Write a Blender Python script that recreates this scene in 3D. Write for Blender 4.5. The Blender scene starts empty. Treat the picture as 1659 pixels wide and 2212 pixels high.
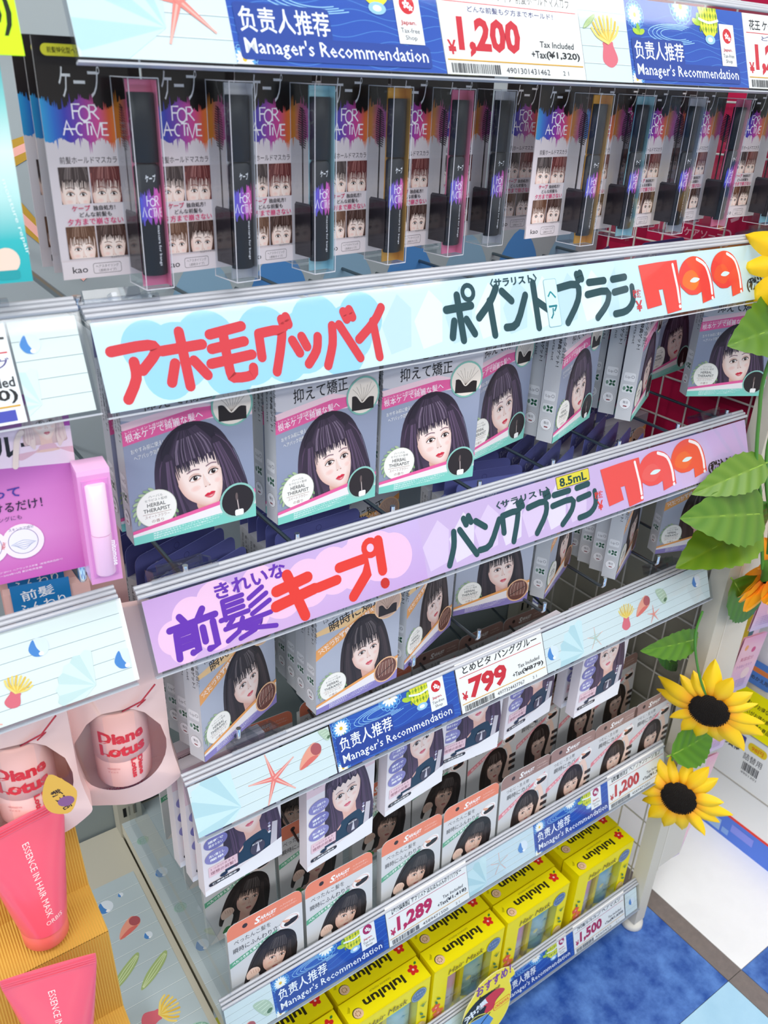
import bpy, math, random
from mathutils import Vector, Matrix
from mathutils.geometry import tessellate_polygon
R = math.radians
scene = bpy.context.scene
COL = scene.collection
# ------------------------------------------------------------------ camera
cam_d = bpy.data.cameras.new('camera'); cam = bpy.data.objects.new('camera', cam_d); COL.objects.link(cam)
CR = ((0.819593, -0.571666, 0.038289), (-0.237507, -0.399807, -0.885294), (0.521400, 0.716486, -0.463454))
cam.matrix_world = Matrix(((CR[0][0], -CR[1][0], -CR[2][0], -.18687), (CR[0][1], -CR[1][1], -CR[2][1], -.58224),
                           (CR[0][2], -CR[1][2], -CR[2][2], 1.51953), (0, 0, 0, 1)))
cam_d.sensor_fit = 'VERTICAL'; cam_d.sensor_height = 36; cam_d.lens = 1798.665 / 2212 * 36
cam_d.clip_start = .02
cam_d.dof.use_dof = True; cam_d.dof.focus_distance = .95; cam_d.dof.aperture_fstop = 11
scene.camera = cam
# ------------------------------------------------------------------ world, lights, exposure
w = bpy.data.worlds.new('world'); scene.world = w; w.use_nodes = True
w.node_tree.nodes['Background'].inputs[0].default_value = (1, .99, .98, 1)
w.node_tree.nodes['Background'].inputs[1].default_value = .5
def area(name, loc, sx, sy, power, rot=(0, 0, 0), col=(1, 1, 1)):
    d = bpy.data.lights.new(name, 'AREA'); d.shape = 'RECTANGLE'; d.size = sx; d.size_y = sy; d.energy = power; d.color = col
    o = bpy.data.objects.new(name, d); COL.objects.link(o); o.location = loc; o.rotation_euler = rot
    return o
area('ceiling_light', (-.2, -.75, 2.75), 3.2, .5, 34)
area('ceiling_light', (1.9, -.75, 2.75), 1.4, .5, 17)
area('ceiling_light', (.6, -2.3, 2.75), 4.0, .5, 60)
area('ceiling_light', (1.6, 1.1, 2.75), 1.6, .5, 16)
area('ceiling_light', (-2.3, -.9, 2.6), .5, 3.0, 62, (0, R(-35), 0))
scene.view_settings.view_transform = 'Standard'; scene.view_settings.look = 'None'
scene.view_settings.exposure = -.15; scene.view_settings.gamma = 1
scene.view_settings.use_curve_mapping = False
scene.cycles.max_bounces = 10; scene.cycles.transparent_max_bounces = 24
# ------------------------------------------------------------------ materials
def mat(name, base=(.8, .8, .8), rough=.5, metal=0, vcol=False, coat=0, spec=.5, noise=None, emit=None, sss=0):
    m = bpy.data.materials.new(name); m.use_nodes = True; nt = m.node_tree; b = nt.nodes['Principled BSDF']
    b.inputs['Roughness'].default_value = rough; b.inputs['Metallic'].default_value = metal
    b.inputs['Specular IOR Level'].default_value = spec
    b.inputs['Coat Weight'].default_value = coat; b.inputs['Coat Roughness'].default_value = .08
    b.inputs['Base Color'].default_value = (*base, 1)
    if sss:
        b.inputs['Subsurface Weight'].default_value = sss; b.inputs['Subsurface Scale'].default_value = .01
        b.inputs['Subsurface Radius'].default_value = (1, .5, .4)
    if vcol:
        a = nt.nodes.new('ShaderNodeAttribute'); a.attribute_name = 'col'
        nt.links.new(a.outputs['Color'], b.inputs['Base Color'])
    if noise:                                   # (scale, colour2, low, high) mottling of the surface
        tc = nt.nodes.new('ShaderNodeTexCoord'); n = nt.nodes.new('ShaderNodeTexNoise'); n.inputs['Scale'].default_value = noise[0]
        n.inputs['Detail'].default_value = 8; n.inputs['Roughness'].default_value = .65
        nt.links.new(tc.outputs['Object'], n.inputs['Vector'])
        rp = nt.nodes.new('ShaderNodeValToRGB'); rp.color_ramp.elements[0].position = noise[2]; rp.color_ramp.elements[1].position = noise[3]
        rp.color_ramp.elements[0].color = (*base, 1); rp.color_ramp.elements[1].color = (*noise[1], 1)
        nt.links.new(n.outputs['Fac'], rp.inputs['Fac']); nt.links.new(rp.outputs['Color'], b.inputs['Base Color'])
    return m
def lin(h):
    if not isinstance(h, str): return tuple(h)
    h = h.lstrip('#'); c = [int(h[i:i+2], 16) / 255 for i in (0, 2, 4)]
    return tuple(x / 12.92 if x <= .04045 else ((x + .055) / 1.055) ** 2.4 for x in c)
def clear(name, tint=(.95, .97, .98), gloss=.04, rough=.05):
    m = bpy.data.materials.new(name); m.use_nodes = True; nt = m.node_tree; nt.nodes.clear()
    out = nt.nodes.new('ShaderNodeOutputMaterial'); mx = nt.nodes.new('ShaderNodeMixShader')
    t = nt.nodes.new('ShaderNodeBsdfTransparent'); t.inputs[0].default_value = (*tint, 1)
    g = nt.nodes.new('ShaderNodeBsdfGlossy'); g.inputs['Roughness'].default_value = rough
    fr = nt.nodes.new('ShaderNodeFresnel'); fr.inputs['IOR'].default_value = 1.45
    ad = nt.nodes.new('ShaderNodeMath'); ad.operation = 'MULTIPLY_ADD'; ad.inputs[1].default_value = 1; ad.inputs[2].default_value = gloss * .3
    ge = nt.nodes.new('ShaderNodeNewGeometry'); bk = nt.nodes.new('ShaderNodeMath'); bk.operation = 'SUBTRACT'; bk.inputs[0].default_value = 1   # thin sheet: only outer faces reflect
    ml = nt.nodes.new('ShaderNodeMath'); ml.operation = 'MULTIPLY'; nt.links.new(ge.outputs['Backfacing'], bk.inputs[1])
    nt.links.new(fr.outputs[0], ad.inputs[0]); nt.links.new(ad.outputs[0], ml.inputs[0]); nt.links.new(bk.outputs[0], ml.inputs[1]); nt.links.new(ml.outputs[0], mx.inputs[0])
    nt.links.new(t.outputs[0], mx.inputs[1]); nt.links.new(g.outputs[0], mx.inputs[2]); nt.links.new(mx.outputs[0], out.inputs[0])
    return m
PRINT = mat('printed_card', rough=.38, vcol=True, spec=.4)
PAPER = mat('printed_paper', rough=.6, vcol=True, spec=.25)
GLOSSP = mat('glossy_print', rough=.22, vcol=True, coat=.25)
CLEAR = clear('clear_plastic')
HOLDER = clear('clear_rail_plastic', (.84, .86, .89), .12, .1)
STEEL = mat('steel_wire', lin('#6f7c82'), .28, .9)
CHROME = mat('chrome', (.85, .85, .85), .12, 1)
CREAM = mat('cream_paint', lin('#d9d3c4'), .4)
GREY = mat('grey_back_panel', lin('#8d9a9e'), .5)
MESHW = mat('white_wire', lin('#d8d6cf'), .4)
BLACK = mat('black_plastic', lin('#1b1b22'), .3)
# ------------------------------------------------------------------ 2-D artwork in millimetres (flat print)
_g = {}
_tc = bpy.data.curves.new('type', 'FONT'); _tc.resolution_u = 2; _tc.fill_mode = 'FRONT'
_to = bpy.data.objects.new('type', _tc); COL.objects.link(_to)
def glyph(s, bold):
    k = (s, bold)
    if k not in _g:
        _tc.body = s; _tc.size = 1; _tc.offset = bold; _tc.resolution_u = 2 if len(s) < 16 else 1
        _to.update_tag(); bpy.context.view_layer.update()
        dg = bpy.context.evaluated_depsgraph_get(); e = _to.evaluated_get(dg); me = e.to_mesh()
        V = [(v.co.x, v.co.y) for v in me.vertices]; F = [tuple(p.vertices) for p in me.polygons]; e.to_mesh_clear()
        x0 = min(v[0] for v in V); x1 = max(v[0] for v in V); y0 = min(v[1] for v in V); y1 = max(v[1] for v in V)
        _g[k] = ([((x - x0) / (x1 - x0), (y - y0) / max(y1 - y0, 1e-6)) for x, y in V], F)
    return _g[k]
def smooth(pts, n=6, closed=True):
    out = []; m = len(pts)
    for i in range(m if closed else m - 1):
        if closed: p0, p1, p2, p3 = pts[i - 1], pts[i], pts[(i + 1) % m], pts[(i + 2) % m]
        else: p0, p1, p2, p3 = pts[max(i - 1, 0)], pts[i], pts[i + 1], pts[min(i + 2, m - 1)]
        for k in range(n):
            t = k / n
            out.append(tuple(.5 * (2 * p1[a] + (p2[a] - p0[a]) * t + (2 * p0[a] - 5 * p1[a] + 4 * p2[a] - p3[a]) * t * t + (3 * p1[a] - p0[a] - 3 * p2[a] + p3[a]) * t ** 3) for a in (0, 1)))
    if not closed: out.append(pts[-1])
    return out
class Art:
    DZ = .035
    def __init__(s): s.V = []; s.F = []; s.C = []; s.z = .06; s.clip = None; s.tf = None
    def flat(s, top=.7):                                      # ink has almost no thickness: squeeze the layers
        m = max([v[2] for v in s.V] + [.1])
        if m > top: s.V = [(x, y, .05 + (z - .05) * (top - .05) / (m - .05)) for x, y, z in s.V]
    def T(s, p):
        if s.tf is None: return p
        cx, cy, sc, a = s.tf; c, q = math.cos(a), math.sin(a)
        return (cx + sc * (p[0] * c - p[1] * q), cy + sc * (p[0] * q + p[1] * c))
    def add(s, pts, faces, col, lift=True):
        pts = [s.T(p) for p in pts]
        cols = [lin(c) for c in col] if isinstance(col, list) else [lin(col)] * len(pts)
        if s.clip:
            x0, y0, x1, y1 = s.clip
            if not all(x0 <= p[0] <= x1 and y0 <= p[1] <= y1 for p in pts):
                np_, nc, nf = [], [], []
                for f in faces:
                    poly = [(pts[i][0], pts[i][1], *cols[i]) for i in f]
                    for ax, lim, sg in ((0, x0, 1), (0, x1, -1), (1, y0, 1), (1, y1, -1)):
                        o = []
                        for i, p in enumerate(poly):
                            q = poly[i - 1]; a = (p[ax] - lim) * sg; b = (q[ax] - lim) * sg
                            if (a >= 0) != (b >= 0):
                                t = b / (b - a); o.append(tuple(q[j] + (p[j] - q[j]) * t for j in range(5)))
                            if a >= 0: o.append(p)
                        poly = o
                        if len(poly) < 3: break
                    if len(poly) >= 3:
                        k = len(np_); np_ += [p[:2] for p in poly]; nc += [p[2:] for p in poly]; nf.append(tuple(range(k, k + len(poly))))
                pts, cols, faces = np_, nc, nf
        b = len(s.V); s.V += [(p[0], p[1], s.z) for p in pts]; s.C += cols; s.F += [tuple(i + b for i in f) for f in faces]
        if lift: s.z += s.DZ
    def poly(s, pts, col):
        f = tessellate_polygon([[Vector((p[0], p[1], 0)) for p in pts]])
        s.add(pts, [tuple(x) for x in f], col)
    def blob(s, pts, col, n=5): s.poly(smooth(pts, n), col)
    def rect(s, x0, y0, x1, y1, col): s.add([(x0, y0), (x1, y0), (x1, y1), (x0, y1)], [(0, 1, 2, 3)], col)
    def vgrad(s, x0, y0, x1, y1, cols):                       # printed colour ramp from bottom to top
        n = len(cols); P = []; C = []; F = []
        for i, c in enumerate(cols):
            y = y0 + (y1 - y0) * i / (n - 1); P += [(x0, y), (x1, y)]; C += [c, c]
            if i: F.append((2 * i - 2, 2 * i - 1, 2 * i + 1, 2 * i))
        s.add(P, F, C)
    def rrect(s, x0, y0, x1, y1, r, col, corners=(1, 1, 1, 1)):
        P = []
        for k, (cx, cy) in enumerate(((x0 + r, y0 + r), (x1 - r, y0 + r), (x1 - r, y1 - r), (x0 + r, y1 - r))):
            if corners[k]: P += [(cx + r * math.cos(math.pi * (1 + k / 2) + t * math.pi / 8), cy + r * math.sin(math.pi * (1 + k / 2) + t * math.pi / 8)) for t in range(5)]
            else: P.append(((x0, y0), (x1, y0), (x1, y1), (x0, y1))[k])
        s.add(P, [tuple(range(len(P)))], col)
    def ell(s, cx, cy, rx, ry, col, n=20, rot=0):
        c, q = math.cos(rot), math.sin(rot)
        P = []
        for i in range(n):
            a = 2 * math.pi * i / n; x, y = rx * math.cos(a), ry * math.sin(a); P.append((cx + x * c - y * q, cy + x * q + y * c))
        s.add(P, [tuple(range(n))], col)
    def ring(s, cx, cy, r, w, col, n=28, sy=1):
        P = []; F = []
        for i in range(n):
            a = 2 * math.pi * i / n
            P += [(cx + r * math.cos(a), cy + sy * r * math.sin(a)), (cx + (r + w) * math.cos(a), cy + sy * (r + w) * math.sin(a))]
            j = (i + 1) % n; F.append((2 * i, 2 * i + 1, 2 * j + 1, 2 * j))
        s.add(P, F, col)
    def stroke(s, pts, wd, col, cap=True, sm=0, taper=False):
        if sm: pts = smooth(pts, sm, False)
        P = []; F = []; n = len(pts)
        for i, p in enumerate(pts):
            a = pts[max(i - 1, 0)]; b = pts[min(i + 1, n - 1)]
            dx, dy = b[0] - a[0], b[1] - a[1]; L = math.hypot(dx, dy) or 1
            h = wd / 2 * ((1 - .85 * i / (n - 1)) if taper else 1)
            if 0 < i < n - 1:                                  # miter
                d1 = (p[0] - a[0], p[1] - a[1]); l1 = math.hypot(*d1) or 1
                h /= max(.6, (d1[0] * dx + d1[1] * dy) / l1 / L)
            P += [(p[0] - dy / L * h, p[1] + dx / L * h), (p[0] + dy / L * h, p[1] - dx / L * h)]
            if i: F.append((2 * i - 2, 2 * i - 1, 2 * i + 1, 2 * i))
        s.add(P, F, col)
        if cap:
            s.z += s.DZ * .3
            for q in ([pts[0]] if taper else [pts[0], pts[-1]]):
                s.add([(q[0] + wd / 2 * math.cos(k * math.pi / 6), q[1] + wd / 2 * math.sin(k * math.pi / 6)) for k in range(12)], [tuple(range(12))], col, lift=False)
            s.z += s.DZ * .7
    def text(s, t, x, y, wd, h, col, rot=0, bold=0, shear=0):
        V, F = glyph(t, bold); c, q = math.cos(R(rot)), math.sin(R(rot))
        P = []
        for u, v in V:
            a, b = u * wd + shear * v * h, v * h; P.append((x + a * c - b * q, y + a * q + b * c))
        s.add(P, F, col)
    def strokes(s, L, x, y, wd, h, w_, col, sm=0, skew=0):
        for st in L:
            if len(st) == 3 and isinstance(st[0], str):
                s.ring(x + st[1] * wd, y + st[2] * h, h * .1, w_ * .6, col, 16); continue
            s.stroke([(x + (u + skew * v) * wd, y + v * h) for u, v in st], w_, col, sm=sm if len(st) > 2 else 0)
            s.z -= s.DZ * .9
        s.z += s.DZ
# ------------------------------------------------------------------ mesh building
class MB:
    def __init__(s): s.V = []; s.F = []; s.C = []; s.SM = []
    def add(s, V, F, col=(.8, .8, .8), sm=False):
        b = len(s.V); s.V += [tuple(v) for v in V]; s.F += [tuple(i + b for i in f) for f in F]; s.SM += [sm] * len(F)
        s.C += ([lin(c) for c in col] if isinstance(col, list) else [lin(col)] * len(V)); return s
    def box(s, x0, y0, z0, x1, y1, z1, col=(.8, .8, .8)):
        V = [(x0, y0, z0), (x1, y0, z0), (x1, y1, z0), (x0, y1, z0), (x0, y0, z1), (x1, y0, z1), (x1, y1, z1), (x0, y1, z1)]
        return s.add(V, [(0, 3, 2, 1), (4, 5, 6, 7), (0, 1, 5, 4), (1, 2, 6, 5), (2, 3, 7, 6), (3, 0, 4, 7)], col)
    def prism(s, pts, y0, y1, col=(.8, .8, .8)):             # outline in x/z, from y0 (front) to y1
        n = len(pts); V = [(p[0], y0, p[1]) for p in pts] + [(p[0], y1, p[1]) for p in pts]
        tf = [tuple(t) for t in tessellate_polygon([[Vector((p[0], p[1], 0)) for p in pts]])]
        F = tf + [tuple(i + n for i in reversed(t)) for t in tf] + [(i, (i + 1) % n, (i + 1) % n + n, i + n) for i in range(n)]
        return s.add(V, F, col)
    def art(s, A, M=None, k=.001):                           # lay artwork on the front (x right, z up, facing -y) of matrix M
        A.flat(); V = [Vector((x * k, -z * k, y * k)) for x, y, z in A.V]
        if M is not None: V = [M @ v for v in V]
        b = len(s.V); s.V += [tuple(v) for v in V]; s.F += [tuple(i + b for i in f) for f in A.F]; s.C += A.C; s.SM += [False] * len(A.F)
        return s
    def tube(s, pts, r, n=8, col=(.8, .8, .8), caps=True):
        pts = [Vector(p) for p in pts]; V = []; F = []; m = len(pts)
        prev = None
        for i, p in enumerate(pts):
            d = (pts[min(i + 1, m - 1)] - pts[max(i - 1, 0)]).normalized()
            if prev is None: a = d.cross(Vector((0, 0, 1)) if abs(d.z) < .9 else Vector((1, 0, 0))).normalized()
            else: a = (prev - d * prev.dot(d)).normalized()
            prev = a; b_ = d.cross(a); rr = r[i] if isinstance(r, (list, tuple)) else r
            V += [p + (a * math.cos(2 * math.pi * k / n) + b_ * math.sin(2 * math.pi * k / n)) * rr for k in range(n)]
            if i: F += [((i - 1) * n + k, (i - 1) * n + (k + 1) % n, i * n + (k + 1) % n, i * n + k) for k in range(n)]
        s.add(V, F, col, True)
        if caps: s.add(V[:n], [tuple(reversed(range(n)))], col); s.add(V[-n:], [tuple(range(n))], col)
        return s
    def grid(s, fn, nu, nv, col=(.8, .8, .8), sm=True, cf=None):
        V = [fn(i / nu, j / nv) for j in range(nv + 1) for i in range(nu + 1)]
        F = [(j * (nu + 1) + i, j * (nu + 1) + i + 1, (j + 1) * (nu + 1) + i + 1, (j + 1) * (nu + 1) + i) for j in range(nv) for i in range(nu)]
        return s.add(V, F, [cf(i / nu, j / nv) for j in range(nv + 1) for i in range(nu + 1)] if cf else col, sm)
    def mesh(s, name, m):
        me = bpy.data.meshes.new(name); me.from_pydata(s.V, [], s.F)
        a = me.color_attributes.new('col', 'FLOAT_COLOR', 'POINT')
        a.data.foreach_set('color', [x for c in s.C for x in (c[0], c[1], c[2], 1)])
        me.polygons.foreach_set('use_smooth', s.SM); me.materials.append(m); me.update(); return me
    def obj(s, name, m, parent=None, loc=None, rot=None):
        o = bpy.data.objects.new(name, s.mesh(name, m)); COL.objects.link(o); o.parent = parent
        if loc: o.location = loc
        if rot: o.rotation_euler = rot
        return o
def tag(o, label, cat, group=None, kind=None):
    if label: o['label'] = label
    if cat: o['category'] = cat
    if group: o['group'] = group
    if kind: o['kind'] = kind
    return o
def thing(name, label, cat, loc=(0, 0, 0), rot=(0, 0, 0), group=None):
    o = bpy.data.objects.new(name, None); COL.objects.link(o); o.location = loc; o.rotation_euler = rot; o.empty_display_size = .02
    return tag(o, label, cat, group)
def part(name, me, parent, loc=None, label=None):
    o = bpy.data.objects.new(name, me); COL.objects.link(o); o.parent = parent
    if loc: o.location = loc
    if label: o['label'] = label
    return o
def struct(o): o['kind'] = 'structure'; return o
def copy_tree(o, parent=None):
    c = o.copy(); COL.objects.link(c); c.parent = parent
    for ch in list(o.children): copy_tree(ch, c)
    return c
ORD = ['first', 'second', 'third', 'fourth', 'fifth', 'sixth', 'seventh', 'eighth', 'ninth', 'tenth', 'eleventh', 'twelfth', 'thirteenth', 'fourteenth']
rnd = random.Random(4)
# ------------------------------------------------------------------ printed pictures
def mixc(a, b, k): a, b = lin(a), lin(b); return tuple(a[i] * (1 - k) + b[i] * k for i in range(3))
def portrait(A, cx, cy, sc, rot=0, hair='#2a2028', hair2='#5a4450', skin='#f0d4c8', skin2='#d9a898', lip='#c8323e', clip=None, body=None, yaw=.12, bang=.55, long=3.2, eye='#3a2620', anime=False, hw=1.0, seed=1, q=1.0):
    """a printed portrait of a woman with fringe; the unit is half a face width"""
    old = A.clip; A.clip = clip; A.tf = (cx, cy, sc, R(rot)); P = A; rr = random.Random(seed)
    out = smooth([(-1.3 * hw, -long), (-1.75 * hw, -1.6), (-1.62 * hw, .3), (-1.2 * hw, 1.65), (-.45 * hw, 2.38), (.35 * hw, 2.42), (1.05 * hw, 1.85), (1.42 * hw, .7), (1.6 * hw, -1.2), (1.5 * hw, -long), (0, -long - .1)], 4)
    n = len(out); P.add(out + [(0, -.2)], [(i, (i + 1) % n, n) for i in range(n)], [mixc(hair, hair2, max(0, min(1, .35 - y_ * .18))) for x_, y_ in out] + [lin(hair)])
    for i in range(int(34 * q)):                                 # hair lengths
        x = rr.uniform(-1.6, 1.6)
        if abs(x) < .75: continue
        P.stroke([(x * .35, 2.1), (x * hw * .85, 1.0), (x * hw, -.6), (x * hw * 1.0, -long * rr.uniform(.6, 1))], rr.uniform(.02, .06), mixc(hair, hair2, rr.random()), cap=False, sm=4); P.z -= P.DZ * .7
    nc = smooth([(-.42, -.9), (.42, -.9), (.46, -1.9), (.95, -2.5), (-.95, -2.5), (-.46, -1.9)], 3); P.poly(nc, skin2)
    if body: P.blob([(-.55, -1.95), (.55, -1.9), (.9, -2.4), (2.1, -3.0), (2.2, -long - .6), (-2.2, -long - .6), (-2.1, -3.0), (-.8, -2.4)], body)
    fc = smooth([(yaw * 1.2, -1.58), (.34 + yaw, -1.36), (.74 + yaw * .4, -.72), (.93, .05), (.92, .9), (.5, 1.6), (-.5, 1.6), (-.95, .9), (-.97, .05), (-.80 + yaw * .3, -.72), (-.30 + yaw, -1.36)], 4)
    n = len(fc); inn = [(yaw + (x_ - yaw) * .72, (y_ - .0) * .74 + .02) for x_, y_ in fc]
    oc = [mixc(skin, skin2, .8 if x_ < -.5 or y_ < -.95 else .45) for x_, y_ in fc]
    P.add(fc + inn + [(yaw * 1.3, 0)], [(i, (i + 1) % n, (i + 1) % n + n, i + n) for i in range(n)] + [(i + n, (i + 1) % n + n, 2 * n) for i in range(n)], oc + [lin(skin)] * n + [mixc(skin, '#ffffff', .15)])
    for ex, rx in ((-.48 + yaw, .22), (.52 + yaw, .16)):          # soft blush
        for k in (1.0, .6): P.ell(ex, -.42, rx * k, .13 * k, mixc(skin, '#ee9a8c', .18 if k == 1 else .3), 14)
    es = 1.3 if anime else 1
    for sx in (-1, 1):
        k = (.86 if sx > 0 else 1) if yaw > 0 else (1 if sx > 0 else .86); ex = sx * .40 + yaw * 1.1; ey = .02
        P.blob([(ex - .25 * k * es, ey + .12), (ex, ey + .26 * es), (ex + .27 * k * es, ey + .10), (ex + .2 * k, ey - .1), (ex - .2 * k, ey - .1)], mixc(skin, skin2, .5))
        P.blob([(ex - .22 * k * es, ey - .02), (ex - .02, ey + .105 * es), (ex + .23 * k * es, ey + .01), (ex, ey - .085 * es)], '#f3ebe8')
        P.ell(ex + .01, ey + .01, .098 * es, .10 * es, eye, 16); P.ell(ex + .01, ey + .01, .05 * es, .052 * es, '#150d0c', 10); P.ell(ex + .045, ey + .05, .024 * es, .024 * es, '#ffffff', 8)
        P.stroke([(ex - .25 * k * es, ey - .02), (ex - .09, ey + .11 * es), (ex + .10, ey + .11 * es), (ex + .27 * k * es, ey + .0)], .045, '#2a1a1a', sm=3, cap=False)
        P.stroke([(ex - .2 * k, ey + .16 * es), (ex, ey + .2 * es), (ex + .22 * k, ey + .13 * es)], .018, '#b98878', cap=False, sm=3)
        P.stroke([(ex - .18 * k, ey - .10 * es), (ex, ey - .12 * es), (ex + .2 * k, ey - .07)], .016, '#b98878', cap=False, sm=2)
        P.stroke([(ex - .27 * k, ey + .34), (ex + .02, ey + .40), (ex + .28 * k, ey + .33)], .055, mixc(hair2, skin2, .25), sm=3, cap=False)
    P.blob([(yaw - .02, .1), (yaw + .06, -.3), (yaw + .16, -.46), (yaw + .02, -.5), (yaw - .1, -.46)], mixc(skin, skin2, .3))
    P.stroke([(yaw + .1, -.1), (yaw + .15, -.42)], .03, mixc(skin, '#ffffff', .5), cap=False)
    for dx in (-.08, .1): P.ell(yaw + .02 + dx, -.5, .04, .02, '#a8685c', 8)
    lx = yaw * 1.15; lk = '#a8283a' if lip == '#d8213f' else mixc(lip, '#5a1a20', .35)
    P.blob([(lx - .25, -.90), (lx - .09, -.81), (lx, -.84), (lx + .1, -.81), (lx + .25, -.89), (lx, -.93)], lip)
    P.blob([(lx - .22, -.91), (lx, -.92), (lx + .23, -.90), (lx + .1, -1.05), (lx - .08, -1.05)], mixc(lip, '#ffffff', .12)); P.stroke([(lx - .24, -.905), (lx, -.925), (lx + .24, -.895)], .022, lk, cap=False, sm=3); P.ell(lx + .03, -.985, .08, .02, '#f6c0bc', 8)
    # crown and see-through fringe
    top = smooth([(-1.0, 1.0), (-1.12 * hw, 1.45), (-.55 * hw, 2.2), (.25, 2.34), (.9 * hw, 1.75), (1.02, 1.0)], 4, False)
    low = [(1.02 - 2.04 * i / 12, (.92 if i % 2 else .72) - (.2 if i in (0, 12) else 0)) for i in range(13)]
    P.poly(top + low, hair)
    m = int(30 * q)
    for i in range(m):
        x = -1.0 + 2.0 * (i + rr.uniform(-.3, .3)) / (m - 1); e = bang + rr.uniform(-.10, .16) - (.45 * (abs(x) - .72) / .28 if abs(x) > .72 else 0)
        P.stroke([(x * .3 + .05, 2.2), (x * .8, 1.5), (x * .98, 1.0), (x, e)], rr.uniform(.15, .24), mixc(hair, hair2, rr.uniform(0, .35)), cap=False, sm=3, taper=True); P.z -= P.DZ * .6
    for i in range(int(14 * q)):
        x = rr.uniform(-.95, .95); P.stroke([(x * .55, 1.9), (x * .82, 1.45), (x * .95, .9)], .035, mixc(hair2, '#ffffff', .06), cap=False, sm=2); P.z -= P.DZ * .6
    for sx in (-1, 1):
        P.poly(smooth([(sx * .80, 1.2), (sx * .96, .3), (sx * .92, -.6), (sx * .82, -1.3), (sx * .95, -2.2), (sx * 1.3 * hw, -long), (sx * 1.6 * hw, -1.3), (sx * 1.35 * hw, .6), (sx * 1.1, 1.5)], 3), mixc(hair, hair2, .12))
        for i in range(int(10 * q)):
            u = rr.random(); P.stroke([(sx * (.9 + .25 * u), 1.2), (sx * (1.0 + .4 * u), .1), (sx * (.95 + .5 * u) * (1 + (hw - 1) * u), -1.2), (sx * (1.0 + .5 * u) * (1 + (hw - 1) * u), -long * rr.uniform(.6, .95))], rr.uniform(.02, .05), mixc(hair, hair2, rr.uniform(.3, 1)), cap=False, sm=3); P.z -= P.DZ * .6
    A.tf = None; A.clip = old
def badge(A, cx, cy, r, flower='スイートフラワー'):
    for k in range(9):
        a = R(100 + k * 14); A.ell(cx + (r + 1) * math.cos(a), cy + (r + 1) * math.sin(a), 3.2, 1.3, '#8fae84' if k % 2 else '#a9bf96', 8, a + .8)
    for k in range(5):
        a = R(-75 + k * 14); A.ell(cx + (r + .5) * math.cos(a), cy + (r + .5) * math.sin(a), 2.8, 1.1, '#7fa070', 8, a - .8)
    A.ell(cx, cy, r, r, '#f4f1ea', 32); A.ring(cx, cy, r - .5, .5, '#c9cdbb')
    A.text('ハーバル', cx - r * .35, cy + r * .62, r * .7, r * .13, '#555555'); A.text('セラピスト監修', cx - r * .55, cy + r * .42, r * 1.1, r * .14, '#555555')
    A.text('HERBAL', cx - r * .45, cy + r * .14, r * .9, r * .2, '#333333', bold=.01); A.text('THERAPIST', cx - r * .66, cy - r * .14, r * 1.32, r * .2, '#333333', bold=.01)
    A.rect(cx - r * .7, cy - r * .24, cx + r * .7, cy - r * .22, '#a07068')
    A.text(flower, cx - r * .6, cy - r * .46, r * 1.2, r * .16, '#9a6a6a'); A.text('の香り', cx - r * .3, cy - r * .72, r * .6, r * .17, '#9a6a6a')
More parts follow.
